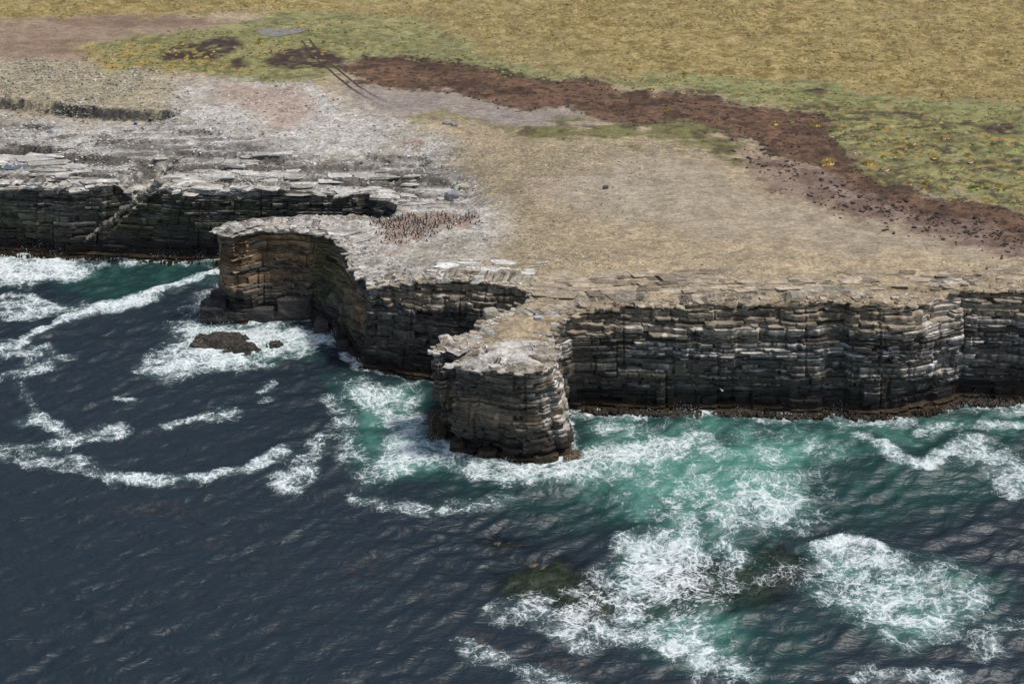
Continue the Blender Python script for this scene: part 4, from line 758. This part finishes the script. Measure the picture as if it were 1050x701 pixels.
# ------------------------------------------------------------------ birds
def bird_mesh():
    V = []; Fc = []; Cc = []; n = 8
    prof = [(0, .02, .0, .03), (.02, .10, .0, .09), (.0, .22, .0, .13), (-.01, .36, .0, .12), (.03, .48, .0, .07), (.06, .58, .0, .045), (.08, .66, .0, .055), (.11, .71, .0, .035), (.2, .70, .0, .008)]
    for (x, z, _, r_) in prof:
        for j in range(n):
            a = 2 * math.pi * j / n; V.append((x + r_ * math.cos(a), r_ * .9 * math.sin(a), z)); front = math.cos(a) > .3 and z < .56
            Cc.append((.72, .70, .66) if front else ((.30, .2, .06) if x > .15 else (.018, .018, .022)))
    for i in range(len(prof) - 1):
        for j in range(n): Fc.append((i * n + j, i * n + (j + 1) % n, (i + 1) * n + (j + 1) % n, (i + 1) * n + j))
    b0 = len(V)   # tail
    V += [(-.08, -.05, .16), (-.08, .05, .16), (-.3, .06, .02), (-.3, -.06, .02)]; Cc += [(.02, .02, .025)] * 4; Fc.append((b0, b0 + 1, b0 + 2, b0 + 3))
    return V, Fc, Cc
bv, bf, bc = bird_mesh(); bird0 = mk('seabird', bv, bf, M_bird, col=np.array(bc), smooth=True)
colony = np.array(poly_px([(378, 224), (402, 218), (440, 215), (490, 215), (492, 222), (470, 230), (448, 233), (430, 242), (412, 246), (398, 240)], 16.2)); lo, hi = colony.min(0), colony.max(0); nb = 0; spots_b = []
while nb < 292:
    x = rp.uniform(lo[0], hi[0]); y = rp.uniform(lo[1], hi[1])
    if not inside(np.array([x + rp.gauss(0, .9)]), np.array([y + rp.gauss(0, 1.2)]), colony)[0] or gsample(sd, x, y) > -1: continue
    if x > -14 and rp.random() < .65: continue
    if any((x - a) ** 2 + (y - b) ** 2 < .2 for a, b in spots_b): continue
    spots_b.append((x, y)); o = bird0 if nb == 0 else bird0.copy()
    if nb: C.objects.link(o)
    s_ = rp.uniform(.85, 1.1); o.location = (x, y, float(gsample(GZ, x, y)) - .02); o.scale = (s_ * 1.15, s_ * 1.15, s_ * rp.choice((.5, .6, .75, .95))); o.rotation_euler = (0, 0, rp.uniform(0, 6.28)); tag(o, 'black and white seabird standing in the dense colony on the left headland', 'seabird', 'seabirds of the colony on the left headland'); nb += 1
def gull():
    V = []; Fc = []; Cc = []; n = 8; pr = [(-.34, .008), (-.24, .04), (-.08, .08), (.08, .085), (.19, .06), (.25, .05), (.30, .03), (.36, .006)]
    for x, r_ in pr:
        for j in range(n): a = 2 * math.pi * j / n; V.append((x, r_ * math.cos(a), r_ * math.sin(a) * .9)); Cc.append((.75, .74, .72) if x < .33 else (.5, .3, .05))
    for i in range(len(pr) - 1):
        for j in range(n): Fc.append((i * n + j, i * n + (j + 1) % n, (i + 1) * n + (j + 1) % n, (i + 1) * n + j))
    for sg in (-1, 1):
        st = [(0.05, .04, .16, .03, .03), (.3, .10, .15, .10, .025), (.5, .07, .12, .10, .02), (.68, -.06, .06, .06, .01)]; b0 = len(V)
        for y, xc, ch, z, th in st:
            V += [(xc + ch * .5, sg * y, z), (xc, sg * y, z + th), (xc - ch * .5, sg * y, z), (xc, sg * y, z - th * .3)]; Cc += [(.5, .5, .52) if y < .6 else (.05, .05, .05)] * 4
        for i in range(3):
            for j in range(4): Fc.append((b0 + i * 4 + j, b0 + i * 4 + (j + 1) % 4, b0 + i * 4 + 4 + (j + 1) % 4, b0 + i * 4 + 4 + j))
        e_ = b0 + 12; Fc.append((e_, e_ + 1, e_ + 2, e_ + 3))
    return V, Fc, Cc
gv, gf, gc = gull(); g = mk('gull', gv, gf, M_bird, col=np.array(gc), smooth=True); g.location = aty(740, 400, 174); g.rotation_euler = (math.radians(38), math.radians(-8), math.radians(115)); tag(g, 'pale gull in flight in front of the long dark cliff', 'gull')

# ------------------------------------------------------------------ spray thrown up where the swell meets rock
rs = np.random.default_rng(90); SV = []; SF = []
for px, py, wd, hg, n in [(40, 259, 5, 1.6, 260), (128, 261, 3, 2.6, 420), (60, 262, 2, 1.6, 200), (172, 266, 4, 1.6, 240), (205, 268, 2, 1.4, 140), (210, 318, 2.2, 2.2, 300), (222, 330, 3, 1.0, 200), (342, 348, 1.2, 2.0, 240), (368, 378, 1.0, 1.4, 140), (446, 452, 1.6, 1.2, 180), (520, 479, 4, .8, 200), (582, 478, 2, 1.0, 160), (668, 422, 2, 1.0, 160), (705, 424, 3, 1.3, 220), (760, 425, 2, .9, 120), (862, 424, 2, 1.6, 220), (935, 424, 4, 1.0, 200), (1000, 413, 4, 1.2, 200), (262, 342, 3, .8, 200), (230, 343, 2, .9, 160), (205, 345, 2, .8, 140), (868, 554, 3, .7, 160), (690, 552, 4, .8, 220)]:
    c = atz(px, py); x = c[0] + rs.normal(0, wd * .6, n); y = c[1] + .6 + rs.normal(0, .7, n); z = np.abs(rs.normal(0, .5, n)) * hg * np.exp(-((x - c[0]) / wd) ** 2); r_ = rs.uniform(.02, .085, n)
    for i in range(n):
        b0 = len(SV); q = r_[i]; SV += [(x[i] - q, y[i], z[i] - q), (x[i] + q, y[i] + q, z[i] - q * .5), (x[i], y[i] - q, z[i] + q), (x[i] + q * .3, y[i] + q, z[i] + q * 1.2)]; SF += [(b0, b0 + 1, b0 + 2), (b0, b0 + 2, b0 + 3), (b0 + 1, b0 + 3, b0 + 2), (b0, b0 + 3, b0 + 1)]
sp = mk('sea_spray', SV, SF, plain('spray', (.85, .87, .88), .6, .03)); tag(sp, 'fine white sea spray thrown up at the foot of the cliffs', 'spray', kind='stuff')
